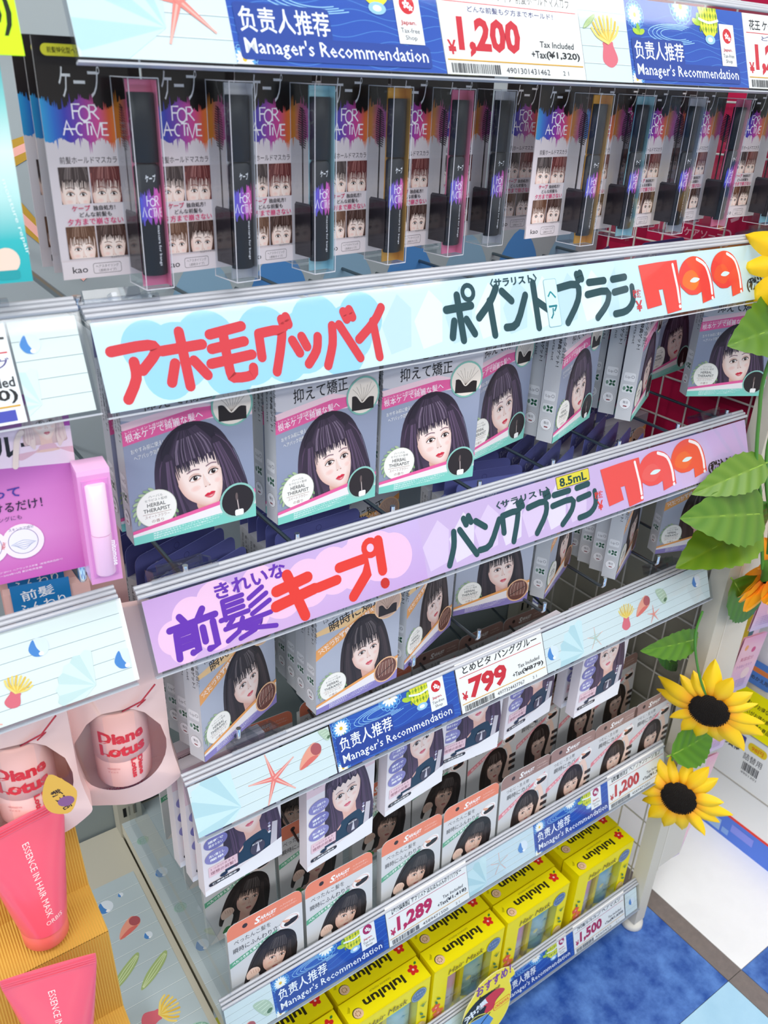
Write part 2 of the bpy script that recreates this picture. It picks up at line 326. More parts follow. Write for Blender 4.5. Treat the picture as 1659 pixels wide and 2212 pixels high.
def box_art(th):
    A = Art(); W, H = 112, 150; pk = th == 'pink'
    ac = '#e8629e' if pk else '#eca45c'; lt = '#f3cfd8' if pk else '#f2c98f'; base = '#7fcfc0' if pk else '#8d82c0'
    bg = ['#8e97ad', '#8f98b0', '#99a0b6', '#a5abbd'] if pk else ['#a4a8b8', '#aeb3c2', '#b4b9c8', '#b9bdca']
    A.vgrad(0, 0, W, H, bg)
    A.poly([(0, 112), (38, 104), (80, 101), (W, 98), (W, H), (0, H)], '#cfccd2' if pk else '#bfc1c9')
    A.poly([(0, 109), (60, 118), (82, 112), (W, 104), (W, 99), (78, 101), (0, 103.5)], lt)
    if pk:
        A.poly([(0, 90), (80, 103), (80, 112), (60, 112.5), (0, 103)], ac)
        A.text('トリートメント成分配合 ※2', 3, 99.5, 40, 2.6, '#ffffff', rot=8.5); A.text('根本ケアで綺麗な髪へ', 3, 92.5, 66, 7, '#ffffff', rot=9.3)
        A.text('アホ毛を瞬時に', 15, 134, 82, 12, '#1a1a1e', rot=3, bold=.005); A.text('抑えて矯正', 19, 115.5, 58, 13.5, '#1a1a1e', rot=3, bold=.008)
        A.text('おやすみ前に使えば、', 6, 82, 31, 4.2, '#26222a', rot=9, bold=.02); A.text('おやすみ前に使えば、', 6, 82, 31, 4.2, '#ffffff', rot=9)
        A.text('ヘアパック効果も！', 8, 76, 27, 4.2, '#26222a', rot=9, bold=.02); A.text('ヘアパック効果も！', 8, 76, 27, 4.2, '#ffffff', rot=9)
        portrait(A, 62, 50, 21, 12, '#2b2230', '#6a5470', lip='#d8213f', skin='#f4ddd4', clip=(0, 9, W, 108), yaw=.16, long=2.2, bang=.5, hw=1.15, seed=4)
    else:
        A.poly([(0, 72), (W, 122), (W, 131), (0, 86)], ac)
        A.text('サラサラパウダー配合 ※2', 3, 82, 42, 2.8, '#ffffff', rot=23); A.text('べたつかず綺麗な前髪キープ', 6, 77.5, 92, 7, '#ffffff', rot=23.5)
        A.text('うねり', 8, 128, 26, 9, '#55555c', rot=14); A.text('ぱっくり', 10, 116, 30, 7, '#55555c', rot=14); A.text('瞬時に矯正', 18, 102, 70, 14, '#141418', rot=12, bold=.008)
        portrait(A, 66, 58, 20, 8, '#262022', '#4f4143', lip='#d5525e', skin='#f1d9cf', clip=(0, 11, W, 112), yaw=.1, long=2.6, bang=.38, hw=1.05, seed=7)
    # upper right picture: crown with loose hairs
    cx, cy, r = 94, 110, 17.5
    A.ell(cx, cy, r, r, '#efe3d6' if pk else '#c9a998', 32); A.ring(cx, cy, r - .3, 1.8, '#7fb9ab' if pk else '#efc59c')
    A.clip = (cx - r * .72, cy - r * .9, cx + r * .72, cy + r)
    A.blob([(cx - 20, cy - 3), (cx - 9, cy + 1), (cx - 1, cy - 7), (cx + 8, cy - 2), (cx + 20, cy - 7), (cx + 20, cy - 14), (cx - 20, cy - 12)], '#241c1c')
    A.clip = None
    for k in range(7):
        A.stroke([(cx - 1, cy - 6), (cx - 6 + k * 2.2, cy + 2), (cx - 12 + k * 4.2, cy + 8 + (k % 3) * 2)], .25, '#5a4438', cap=False, sm=4)
    badge(A, 22, 30, 17.5, 'スイートフラワー' if pk else 'ホワイトブーケ')
    A.poly([(0, 13), (W, 28 if pk else 33), (W, 24 if pk else 29), (0, 10)], ac); A.poly([(0, 10), (W, 24 if pk else 29), (W, 11), (0, 7)], '#efe9ea')
    A.poly([(0, 0), (W, 0), (W, 13), (0, 7.5)], base)
    for k in range(3): A.text('美髪成分配合毛先までしっかりなじむ毎日のヘアケア', 17, 6.2 - k * 2.2, 66 - k * 6, 1.5, '#ffffff', rot=3)
    cx, cy, r = 95, 20, 15.5
    A.ell(cx, cy, r, r, '#2b2426' if pk else '#6b4238', 32); A.ring(cx, cy, r - .3, 1.9, '#8fc6ba' if pk else '#e9b98e')
    if pk:
        A.stroke([(cx - 1, cy + 6), (cx + .5, cy - 9)], .9, '#c8b8b4'); A.rrect(cx - 3.2, cy - 15, cx + 5, cy - 9, 1.5, '#f6f4f2'); A.ell(cx - 1, cy + 4, 1.2, 4, '#6a5a58', 12)
    else:
        for k in range(9): A.stroke([(cx - 8 + k * 2, cy + 12), (cx - 11 + k * 2.7, cy + 2), (cx - 9 + k * 2.3, cy - 8)], .7, '#a7796a' if k % 2 else '#d9b6a4', cap=False, sm=3)
        A.stroke([(cx - 12, cy - 6), (cx + 11, cy + 4)], .9, '#201818')
    return A
def spine_art(pk):
    A = Art(); A.rect(0, 0, 20, 150, '#c6c8cc')
    A.text('リベルタ会員に', 17.5, 142, 46, 4.4, '#3a3a40', rot=-90); A.text('なって特典ゲット！', 11.5, 142, 50, 4.4, '#26262c', rot=-90, bold=.02); A.text('line.liberta.net', 5, 142, 44, 3.4, '#3a3a40', rot=-90)
    A.rrect(3, 51, 17, 62, 2, '#e2e3e6'); A.text('Lip', 5, 54, 6, 4, '#77777f'); A.ring(14, 57, 1.5, .5, '#77777f', 12)
    A.rrect(3, 36, 17, 47, 2, '#dadde0')
    for sx in (-1, 1):
        for sy in (-1, 1): A.ell(12 + sx * 2, 41.5 + sy * 2, 2.2, 1.4, '#14543a', 10, R(45 * sx * sy))
    A.ell(5.6, 41.5, 1.8, 2.6, '#6f8f80', 10)
    A.ell(10, 22, 8, 8, '#e9e9ec', 24); A.ring(10, 22, 7, .4, '#55555c'); A.text('毎日', 7, 22, 6, 3.5, '#444450'); A.rect(8, 18, 12.5, 19.4, '#8a3440')
    return A
def tabart(col='#666bab'):
    A = Art(); W = 112
    A.rrect(0, 0, W, 34, 9, col, (0, 0, 1, 1)); A.ring(56, 24, 3.2, .6, '#474b80', 14)
    A.text('S', 20, 5, 8, 13, '#d3d4e6', shear=.25, bold=.02); A.text('ARALIST', 29, 8, 30, 7, '#d3d4e6', shear=.2, bold=.02); A.text('サラリスト', 29, 3, 26, 3.4, '#c4c6dc')
    A.text('トリートメント配合', 64, 7, 34, 3.6, '#c4c6dc'); return A
def saralist(th):
    pk = th == 'pink'; W, H, D = .112, .150, .020
    b = MB(); b.box(0, 0, 0, W, D, H, '#c9cbd0'); b.art(box_art(th))
    b.art(spine_art(pk), Matrix.Translation((0, D, 0)) @ Matrix.Rotation(-math.pi / 2, 4, 'Z'))
    t = MB(); P = [(0, H), (W, H), (W, H + .025)] + [(W - .009 + .009 * math.cos(R(a)), H + .025 + .009 * math.sin(R(a))) for a in (30, 60, 90)] + [(.009 - .009 * math.cos(R(a)), H + .025 + .009 * math.sin(R(a))) for a in (90, 60, 30)] + [(0, H + .025)]
    t.prism(P, D - .0012, D - .0004, '#666bab'); t.art(tabart(), Matrix.Translation((0, D - .0012, H)))
    return b.mesh('carton', PRINT), t.mesh('hang_tab', PRINT)
def for_active(A, x, y, w_, h, c='#f4eef6'):
    L = [[(.25, .52), (.25, 1), (.42, 1)], [(.25, .78), (.38, .78)], [(.62, .52), (.62, .98), (.74, .98), (.78, .86), (.72, .76), (.62, .76)], [(.68, .76), (.82, .52)],
         [(0, .0), (.1, .46), (.2, .0)], [(.02, .2), (.3, .2)], [(.46, .42), (.62, .42)], [(.54, .42), (.54, 0)], [(.62, .3), (.62, 0)], [(.64, .42), (.74, -.08), (.84, .42)], [(1, .40), (.86, .40), (.86, 0), (1, 0)], [(.86, .2), (.98, .2)]]
    for st in L: A.stroke([(x + u * w_, y + v * h) for u, v in st], w_ * .032, c, cap=False); A.z -= A.DZ * .9
    A.ring(x + .5 * w_, y + .70 * h, w_ * .1, w_ * .03, c, 16, 1.25); A.stroke([(x + (.38 + .09 * math.cos(t)) * w_, y + (.2 + .2 * math.sin(t)) * h) for t in [R(q) for q in range(50, 320, 30)]], w_ * .032, c, cap=False)
def mascara_art():
    A = Art(); W, H = 70, 153
    A.rect(0, 0, W, H, '#d9ced3')
    A.rect(0, 99, W, H, '#1c1718'); A.text('ケープ', 14, 118, 28, 19, '#e8e6e8', bold=-.002)
    A.rrect(5, 142, 52, 149, 3.4, '#dcd43a'); A.text('前髪特化型ヘアスタイリング', 9, 143.7, 40, 3.6, '#3a3610', bold=.015)
    A.clip = (0, 0, W, H); rr = random.Random(9); n = 110; cs = ['#2f9ad0', '#2b6cc4', '#3b3fae', '#6a3fa8', '#a8409c', '#cf4a8e', '#d9653f', '#e08a2c', '#c8508a', '#a8489a']
    P = []; C = []; F = []
    for i in range(n + 1):
        x = W * i / n; k = min(x / 52, 1.3) / 1.3 * (len(cs) - 1); j = min(int(k), len(cs) - 2); a, b_ = lin(cs[j]), lin(cs[j + 1]); c = tuple(a[q] + (b_[q] - a[q]) * (k - j) for q in range(3))
        lo = 92 - 1.6 * math.sin(x * .45) - rr.random() ** 2 * 8 * (i % 2); hi = 114 + 3.5 * math.sin(x * .21 + 2) + (rr.random() ** 2 * 9 if i % 2 else 0)
        P += [(x, lo), (x, (lo + hi) / 2), (x, hi)]; C += [c, c, c]
        if i:
            b0 = 3 * i; F += [(b0 - 3, b0, b0 + 1, b0 - 2), (b0 - 2, b0 + 1, b0 + 2, b0 - 1)]
    A.add(P, F, C); for_active(A, 13, 95, 31, 19)
    A.text('前髪ホールドマスカラ', 8, 77, 40, 4.6, '#3a3236', bold=.008)
    for (x0, y0, x1, y1, h1, h2, ty, s_) in ((6, 51, 26.5, 75, '#3a2f30', '#6b5a58', .35, 12.5), (27.5, 51, 49, 75, '#5a2a2c', '#9a5a54', .22, 12.5), (6, 14, 26.5, 36, '#5a3a2a', '#8d6650', .3, 11.5), (27.5, 14, 49, 36, '#3a2824', '#6a4a42', .5, 11.5)):
        A.rect(x0, y0, x1, y1, '#e9ded8'); portrait(A, (x0 + x1) / 2, y0 + 6.0, 11 if s_ > 12 else 10, rnd.uniform(-4, 4), h1, h2, skin='#f0dad0', clip=(x0, y0, x1, y1), yaw=.05, bang=ty, q=.8, hw=1.1, seed=int(x0 + y0))
    A.text('ケープ', 12, 46.2, 13, 3.9, '#c2255a', bold=.02); A.text('独自処方！', 27, 46.2, 16, 3.4, '#2a2428', bold=.015); A.text('どんな前髪も', 17, 42, 23, 3.4, '#2a2428', bold=.01)
    A.text('夕方まで崩さない', 8, 36.8, 40, 4.6, '#d0256a', bold=.01)
    A.rect(0, 0, W, 12.5, '#ddd2d6'); A.text('kao', 7, 4, 11, 4.6, '#26242a', bold=.01)
    A.rrect(22, 2.6, 43, 10, 1.5, '#3a3438'); A.rrect(22.3, 2.9, 42.7, 9.7, 1.3, '#ddd2d6'); A.text('ヘアスタイリング', 24, 6.6, 17, 2.2, '#3a3438'); A.text('（透明タイプ）', 26, 3.5, 13, 2.2, '#3a3438')
    A.text('仕上がりイメージ', 36, 12.6, 13, 1.6, '#777777')
    return A
FOILS = {'pink': mat('pink_reflection_foil', lin('#e07aa0'), .35, .35), 'silver': mat('silver_foil', lin('#c9cbd6'), .25, .7), 'blue': mat('pale_blue_reflection_foil', lin('#9fd0e0'), .25, .5), 'gold': mat('gold_reflection_foil', lin('#d8a04a'), .28, .6)}  # pink, blue and gold put the foil's coloured reflections into the base colour
TUBEM = mat('tube_plastic', vcol=True, rough=.4, spec=.3)
def mascara_parts():
    W, H = .070, .153
    c = MB(); c.box(0, 0, 0, W, .0008, H, '#cfc6ca'); c.art(mascara_art())
    x0, x1, d, z0, z1 = .049, .070, .031, -.006, .1315
    k = MB()                                                   # open clear shell: front, two sides, top and bottom, with folded flaps
    t = .0006
    k.box(x0, -d, z0, x1, -d + t, z1); k.box(x0, -d, z0, x0 + t, 0, z1); k.box(x1 - t, -d, z0, x1, 0, z1); k.box(x0, -d, z1, x1, 0, z1 + t); k.box(x0, -d, z0, x1, 0, z0 + t)
    k.box(x0 + .006, -d - .0006, z0 - .003, x0 + .014, -d, z0 + .001)
    ed = MB()                                                  # case creases, their glint of light painted on as pale strips
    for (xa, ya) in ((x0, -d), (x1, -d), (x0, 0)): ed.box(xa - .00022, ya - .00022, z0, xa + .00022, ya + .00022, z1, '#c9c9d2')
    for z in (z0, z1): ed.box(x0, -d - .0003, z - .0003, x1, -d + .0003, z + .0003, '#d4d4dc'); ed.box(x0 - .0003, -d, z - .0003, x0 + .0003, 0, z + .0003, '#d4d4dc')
    yf = -d + .0085; f = MB(); f.box(x0 + .0012, yf, z0 + .001, x1 - .001, yf + .0012, z1 - .001, '#ffffff'); f.box(x1 - .0016, -d + .001, z0 + .001, x1 - .001, yf, z1 - .001, '#ffffff')
    cx, cy, r, ry = (x0 + x1) / 2, yf - .0006, .0093, .0064; n = 24
    def barrel(L, col):
        b = MB(); V = []; F = []
        for q, (z, s_) in enumerate(L):
            V += [(cx + r * s_ * math.cos(2 * math.pi * k_ / n), cy + ry * s_ * math.sin(2 * math.pi * k_ / n), z) for k_ in range(n)]
            if q: F += [((q - 1) * n + k_, (q - 1) * n + (k_ + 1) % n, q * n + (k_ + 1) % n, q * n + k_) for k_ in range(n)]
        b.add(V, F, col, True); b.add(V[:n], [tuple(reversed(range(n)))], col); b.add(V[-n:], [tuple(range(n))], col); return b
    tb = barrel([(.003, .9), (.0038, 1), (.0765, 1), (.078, .82), (.0785, .8)], '#1a1e28')
    A = Art(); rr = random.Random(3); cs = ['#4a58c8', '#7a4fb8', '#c858ac', '#e060a0']; m = 30; P = []; C = []; F = []
    for i in range(m + 1):
        x = 20 * i / m; kk = i / m * 3; j = min(int(kk), 2); a, b_ = lin(cs[j]), lin(cs[j + 1])
        P += [(x, 38 + rr.random() * 5 + 2 * math.sin(i)), (x, 61 + i * .2 - rr.random() * 7)]; C += [tuple(a[q] + (b_[q] - a[q]) * (kk - j) for q in range(3))] * 2
        if i: F.append((2 * i - 2, 2 * i, 2 * i + 1, 2 * i - 1))
    A.add(P, F, C); A.text('ケープ', 6, 67, 8, 5, '#f0eef4', bold=.015); for_active(A, 1.5, 44, 17, 14); A.text('mascara for bangs', 11.5, 38, 28, 3, '#e8e6ee', rot=-90, bold=.005)
    V = []; A.flat(.3)
    for x, y, z in A.V:
        a = (x / 20 - .5) * 2.0; V.append((cx + (r + z * .0006 + .0001) * math.sin(a), cy - (ry + z * .0006 + .0001) * math.cos(a), y * .001))
    tb.add(V, A.F, (.8, .8, .8)); tb.C[-len(V):] = A.C
    cp = barrel([(.0792, .92), (.0796, 1), (.1225, 1), (.123, .92)], '#1b202a')
    # applicator printed on the clear left wall
    B = Art()
    B.stroke([(16, 46), (16, 88)], 1.8, '#1c1c22'); B.rect(5, 6, 26, 45, '#1c1c24'); B.poly([(5, 45), (7, 47), (24, 47), (26, 45)], '#33333b')
    for i in range(17):
        z = 88 + i * 1.6; wd = 11 * math.sin(math.pi * (i + 3) / 21) ** .5
        B.stroke([(16 - wd / 2, z + 1.6), (16 + wd / 2, z - 1)], 1.0, '#15151a', cap=False); B.z -= B.DZ * .95
    B.stroke([(16, 87), (16, 114)], 2.2, '#15151a')
    w = MB(); w.art(B, Matrix.Translation((x0 - .0003, 0, 0)) @ Matrix.Rotation(-math.pi / 2, 4, 'Z'))
    cols = {}
    return c.mesh('card', GLOSSP), k.mesh('clear_case', CLEAR), ed.mesh('case_crease_glint', GLOSSP), f.mesh('foil_insert', FOILS['pink']), tb.mesh('tube', TUBEM), cp.mesh('tube_cap', TUBEM), w.mesh('printed_brush', GLOSSP)
def glue_art():
    A = Art(); W, H = 100, 172
    A.rect(0, 0, W, H, '#ece6ea'); A.rect(0, 120, W, H, '#e7ccd4')
    A.rrect(8, 158, 46, 166, 1, '#55454c'); A.rrect(8.4, 158.4, 45.6, 165.6, 1, '#e7ccd4'); A.text('Bangs Glue', 11, 160, 31, 4.4, '#3a2c32')
    A.text('前髪とめピタ', 8, 139, 76, 15, '#1c1418', bold=.03); A.text('前髪が一日中そのまま！崩れない', 9, 130, 70, 4.6, '#3a3034')
    portrait(A, 58, 97, 22, 8, '#3a2a3c', '#6c5170', skin='#f7e0d6', skin2='#eab8a8', lip='#e0677a', body='#1f3a52', clip=(26, 22, W, 150), yaw=-.06, bang=1.0, long=3.4, eye='#3c2a26', anime=True)
    A.poly([(26, 24), (36, 60), (32, 100), (26, 126)], '#3a2a3c')
    for k in range(4): A.ell(84, 62 - k * 4.5, 1.7 + .3 * (k % 2), 2, '#e9e6ef' if k % 2 else '#9a93b4', 8)
    A.poly([(88, 62), (95, 60), (93, 20), (84, 20)], '#cfc8cf')
    A.poly([(0, 0), (W, 0), (W, 30), (0, 8)], '#f6f4f6')
    for k, (y, t1, t2) in enumerate(((100, '汗・皮脂でも', '崩れにくい'), (78, '速乾で', '固まらない'), (56, '洗い落とし', '簡単'))):
        A.ell(17, y, 14.5, 10.5, '#8f8bc4' if k % 2 == 0 else '#7d7ab8', 26); A.text(t1, 7.5, y + .5, 19, 4, '#ffffff', bold=.02); A.text(t2, 8.5, y - 5.5, 17, 4, '#ffffff', bold=.02)
    A.rect(6, 27, 42, 42, '#f0cdd6'); A.text('１つかけるまえ', 8, 36.5, 30, 3.4, '#8a4a5c'); A.text('理想の前髪！', 8, 29.5, 31, 5, '#8a4a5c', bold=.01)
    A.ell(68, 34, 9.5, 11, '#4a4456', 22); A.poly([(66, 27), (71, 27), (69, 44)], '#d8d4de'); A.text('新発想', 61, 40, 13, 2.6, '#ffffff')
    A.rrect(5, 12, 44, 17.5, 2.7, '#2a2630'); A.text('保湿成分配合', 9, 13.2, 31, 3, '#ffffff', bold=.02); A.ell(24, 21, 5, 3, '#1f2f4a', 10)
    return A
def powder_art(orange):
    A = Art(); W, H = 103, 142
    hd = '#ee8a6c' if orange else '#a08078'; bd = '#5fa985' if orange else '#e58a94'
    A.vgrad(0, 0, W, 120, ['#cfd2d4', '#d4d6d8', '#dcdcdd'])
    A.rrect(0, 118, W, H, 11, hd, (0, 0, 1, 1)); A.ell(24, 131, 3.6, 3.6, '#3a2c2c', 16)
    A.text('S', 36, 123, 7, 11, '#ffffff', shear=.25, bold=.03); A.text('ARALIST', 44, 126, 22, 6, '#ffffff', shear=.2, bold=.03); A.text('サラリスト', 42, 121.5, 22, 3, '#ffffff')
    A.text('ヘアパウダー', 72, 129, 22, 3.4, '#fbe4da'); A.text('ふんわりパウダー', 72, 124, 24, 2.8, '#fbe4da')
    if orange: A.text('ぺったんこ髪を', 8, 106, 50, 8, '#26242a'); A.text('瞬時にふんわり立ち上げる', 6, 92, 92, 9, '#1c1a20', bold=.004)
    else: A.text('つむじ・生え際', 12, 106, 46, 7, '#26242a'); A.text('瞬時にカバー', 14, 92, 56, 10, '#1c1a20', bold=.006)
    A.poly([(0, 70), (66, 88), (66, 94), (0, 79)] if orange else [(0, 60), (90, 104), (93, 110), (0, 70)], bd)
    if orange: A.text('べたつき抑え清潔感キープ', 4, 73, 58, 5, '#ffffff', rot=14.5, bold=.02)
    else: A.text('根元まで自然にカバー', 8, 65.5, 60, 4.5, '#ffffff', rot=26)
    cx, cy = 84, 97
    A.ell(cx, cy, 15, 10, '#f6f3f1', 26, .25); A.ring(cx, cy, 12.2, .7, '#e08878', sy=.7)
    A.blob([(cx - 8, cy - 2), (cx, cy + 2), (cx + 12, cy + 2), (cx + 9, cy - 5), (cx - 4, cy - 7)], '#2a2424'); A.blob([(cx - 10, cy + 6), (cx - 2, cy + 4), (cx + 1, cy + 1), (cx - 5, cy)], '#e7a98c')
    if orange: portrait(A, 60, 48, 17.5, -14, '#221c1c', '#453a38', lip='#c86a62', skin='#ecc7b4', clip=(0, 0, W, 90), yaw=.18, bang=.3, long=2.0, hw=1.25, seed=3)
    else: portrait(A, 58, 47, 17, 4, '#251d1b', '#4c3c36', lip='#c04a4a', skin='#efd0c0', clip=(0, 0, W, 96), yaw=0, bang=.55, long=3.1, hw=1.1, seed=5)
    A.clip = (0, 0, W, 90)
    if orange:                                                   # forearm and fist raised to the hair
        A.blob([(2, 0), (16, 16), (26, 36), (33, 40), (37, 32), (30, 12), (24, 0)], '#efe9e4'); A.blob([(22, 34), (20, 44), (27, 51), (36, 48), (39, 40), (33, 35)], '#efd0bf')
        for k in range(4): A.stroke([(26 + k * 3.4, 48 - k), (27 + k * 3.2, 42 - k)], .6, '#c89a86')
        A.blob([(20, 10), (25, 18), (32, 16), (27, 8)], '#3f8a4c'); A.blob([(26, 8), (33, 13), (37, 7), (30, 3)], '#5aa35f')
    else:
        A.blob([(76, 20), (84, 60), (78, 84), (84, 88), (94, 60), (92, 18)], '#efd0c0'); A.ell(78, 84, 6, 4.5, '#efd0c0', 14)
        for k in range(3): A.rect(88, 28 + k * 13, 102, 35 + k * 13, '#3a302e')
    A.clip = None
    return A
def tax_free(A, x, y, w_, h, red='#d8232f'):
    A.rect(x, y, x + w_, y + h, '#fbf8f6'); cx, cy, r = x + w_ * .5, y + h * .72, w_ * .3
    A.ell(cx, cy, r, r, red, 24)
    for dx, dy, q in ((-.1, .0, .5), (.45, -.35, .35)):
        for k in range(5):
            a = R(90 + 72 * k); A.ell(cx + r * dx + r * q * .55 * math.cos(a), cy + r * dy + r * q * .55 * math.sin(a), r * q * .42, r * q * .3, '#ffffff', 8, a)
    A.text('Japan.', x + w_ * .16, y + h * .33, w_ * .62, h * .1, '#c2303a', bold=.02); A.text('Tax-free', x + w_ * .12, y + h * .2, w_ * .74, h * .09, '#4a4a52'); A.text('Shop', x + w_ * .26, y + h * .05, w_ * .46, h * .11, '#4a4a52')
def mum(A, cx, cy, r, half=False):
    for k in range(16):
        a = 2 * math.pi * k / 16; A.ring(cx + r * 1.15 * math.cos(a), cy + r * 1.15 * math.sin(a), r * .22, r * .07, '#7fc0ea', 10); A.z -= A.DZ * .9
    A.ell(cx, cy, r * 1.15, r * 1.15, '#5fa4e0', 24)
    for k in range(14):
        a = 2 * math.pi * k / 14; A.ell(cx + r * .58 * math.cos(a), cy + r * .58 * math.sin(a), r * .42, r * .15, '#fdfbf3', 10, a); A.z -= A.DZ * .9
    A.z += A.DZ; A.ell(cx, cy, r * .24, r * .24, '#f2c434', 12)
def leafs(A, cx, cy, r):
    for a in (20, 95, 160): A.ell(cx + r * .8 * math.cos(R(a)), cy + r * .8 * math.sin(R(a)), r, r * .5, '#b8d43a' if a != 95 else '#8cbf3c', 10, R(a))
def rec_card(W=176, H=60, dull=False):
    A = Art(); A.clip = (0, 0, W, H); red = '#d8232f' if not dull else '#b02860'
    A.vgrad(0, 0, W, H, ['#2a55b4', '#2350b0', '#2a5cba'])
    rr = random.Random(2)
    for k in range(9):
        y = 4 + k * 7; A.stroke([(x, y + 3 * math.sin(x * .09 + k)) for x in range(0, W + 8, 8)], .5, '#4d86d0', cap=False, sm=2)
    for k in range(4): A.stroke([(70 + 40 * math.cos(t * .5) * (1 - k * .15), 46 + 9 * math.sin(t * .5) * (1 - k * .15)) for t in range(2, 12)], .7, '#9fd0f0', cap=False, sm=2)
    mum(A, 13, H - 14, 9); mum(A, 82, H - 2, 12); mum(A, 6, 3, 7)
    leafs(A, 16, H - 30, 5); leafs(A, 108, H - 16, 6); leafs(A, 143, 10, 5)
    cx, cy, r = 124, H - 10, 15                                    # yellow ball wound with thread
    A.ell(cx, cy, r, r * 1.25, '#e9e23a', 28)
    for j in range(5):
        for k in range(7): A.poly([(cx - 14 + k * 4.4, cy - 14 + j * 6.5), (cx - 12.2 + k * 4.4, cy - 10.5 + j * 6.5), (cx - 14 + k * 4.4, cy - 7.5 + j * 6.5), (cx - 15.8 + k * 4.4, cy - 10.5 + j * 6.5)], '#a8bf2a' if (j + k) % 2 else '#7d9a24'); A.z -= A.DZ * .97
    A.z += A.DZ; A.stroke([(cx - 16, cy - 1), (cx, cy - 4), (cx + 16, cy - 1)], 2.4, '#f4f8fa', cap=False, sm=4); A.ell(cx, cy - 20, 8, 4.5, '#9fcdf0', 14); A.ell(cx, cy - 20, 4, 2.3, '#ffffff', 10)
    A.clip = None
    A.rrect(4, 18, 80, 40, 3, '#26469c'); A.rrect(4, 3, 168, 19, 3, '#26469c')
    A.text('负责人推荐', 7, 21, 72, 16.5, '#ffffff', bold=.01); A.text("Manager's Recommendation", 8, 4, 157, 13.5, '#ffffff', bold=.006)
    tax_free(A, W - 42, 20, 24, 40 if H > 45 else H - 20, red); return A
def price_card(W, H, top, price, sub, code, red='#d42a3a', top2=None, tax='+Tax'):
    A = Art(); A.rect(0, 0, W, H, '#fbf8f4')
    A.text(top, 10, H - 16, W - 20, 10.5, '#26262a', bold=.02, shear=.06); A.rect(4, H - 19.2, W - 3, H - 18.4, red)
    if top2: A.text(top2, 30, H - 26, W - 62, 5, '#4a4a80', bold=.01)
    A.text('¥', 4, 15, 9, 11, red, bold=.03); A.text(price, 15, 13.5, W * .43, H * .42, red, bold=.045, shear=.06)
    A.text('Tax Included', W * .67, 25, W * .26, 5, '#34343a', shear=.1, bold=.01); A.text(tax, W * .6, 16, W * .11, 6, '#34343a', bold=.02); A.text(sub, W * .71, 15, W * .26, 7.2, '#26262a', bold=.025)
    A.rect(2, 10.6, W - 2, 11.6, '#e0a83a')
    x = 5; rr = random.Random(len(top))
    while x < W * .36:
        b = rr.choice((.5, .8, 1.3)); A.rect(x, 1.2, x + b, 8.6, '#3a3a40'); A.z -= A.DZ; x += b + rr.choice((.5, .7, 1.1))
    A.z += A.DZ; A.text(code, W * .4, 2.6, W * .32, 4.6, '#55555c'); A.text('2 1', W * .82, 3, 7, 3.6, '#55555c'); return A
# seaside motifs
def planks(A, W, H, n=5, c='#dde9ea'):
    A.clip = (0, 0, W, H); A.rect(0, 0, W, H, c)
    for k in range(1, n): y = H * k / n; A.rect(0, y - .25, W, y + .25, '#93a4a6'); A.rect(0, y + .25, W, y + .9, '#eef6f6'); A.z -= A.DZ * 1.5
    A.z += A.DZ * 3
def starfish(A, cx, cy, r, c='#ee8a7c', rot=0):
    for k in range(5):
        a = R(rot + 90 + 72 * k); e = (cx + r * math.cos(a), cy + r * math.sin(a)); A.stroke([(cx, cy), ((cx + e[0]) / 2, (cy + e[1]) / 2), e], r * .2, c, taper=True); A.stroke([(cx, cy), e], r * .05, '#f8b8ac', cap=False)
def fan(A, cx, cy, r, rot=0, c1='#bcdce2', c2='#d3ebee'):
    for k in range(7):
        a0, a1 = R(rot + 25 + k * 18.5), R(rot + 25 + (k + 1) * 18.5); A.add([(cx, cy), (cx + r * math.cos(a0), cy + r * math.sin(a0)), (cx + 1.08 * r * math.cos((a0 + a1) / 2), cy + 1.08 * r * math.sin((a0 + a1) / 2)), (cx + r * math.cos(a1), cy + r * math.sin(a1))], [(0, 1, 2, 3)], c1 if k % 2 else c2, lift=False)
    A.z += A.DZ
def cone(A, cx, cy, r, rot=30):
    A.tf = (cx, cy, r, R(rot)); A.blob([(-1.6, -.1), (-.6, .55), (.7, .62), (.9, 0), (.6, -.62), (-.7, -.5)], '#f2a48c'); A.blob([(-1.6, -.1), (-.7, -.5), (.3, -.6), (-.3, -.1)], '#e4736a'); A.ell(.55, 0, .5, .55, '#b55a60', 18); A.tf = None
def anemone(A, cx, cy, r, rot=0):
    A.tf = (cx, cy, r, R(rot)); A.blob([(-.9, 0), (-.6, .5), (0, .35), (.2, .3), (.2, -.3), (0, -.35), (-.6, -.5)], '#e4707e')
    for k in range(9): a = R(-64 + 16 * k); A.stroke([(.15, 0), (.6 * math.cos(a) + .2, .7 * math.sin(a)), (1.3 * math.cos(a * .8), 1.0 * math.sin(a))], .13, '#f0c64e' if k % 2 else '#f6dc7c', sm=3)
    A.tf = None
def ball(A, cx, cy, r): A.ell(cx, cy, r, r, '#e4edf6', 20); A.blob([(cx - r, cy), (cx - r * .4, cy + r * .9), (cx - r * .2, cy), (cx + r * .2, cy - r * .9), (cx - r * .6, cy - r * .8)], '#4f8cd0'); A.ell(cx + r * .1, cy - r * .7, r * .25, r * .22, '#ffffff', 10)
def ammonite(A, cx, cy, r):
    A.ell(cx, cy, r, r * .9, '#a9cdbd', 24); A.stroke([(cx + r * (1 - t / 22) * math.cos(t * .7), cy + r * .9 * (1 - t / 22) * math.sin(t * .7)) for t in range(21)], r * .06, '#7fae9a', sm=2, cap=False)
    for k in range(14): a = 2 * math.pi * k / 14; A.stroke([(cx + r * .62 * math.cos(a), cy + r * .56 * math.sin(a)), (cx + r * .95 * math.cos(a), cy + r * .85 * math.sin(a))], r * .04, '#c9e2d6', cap=False)
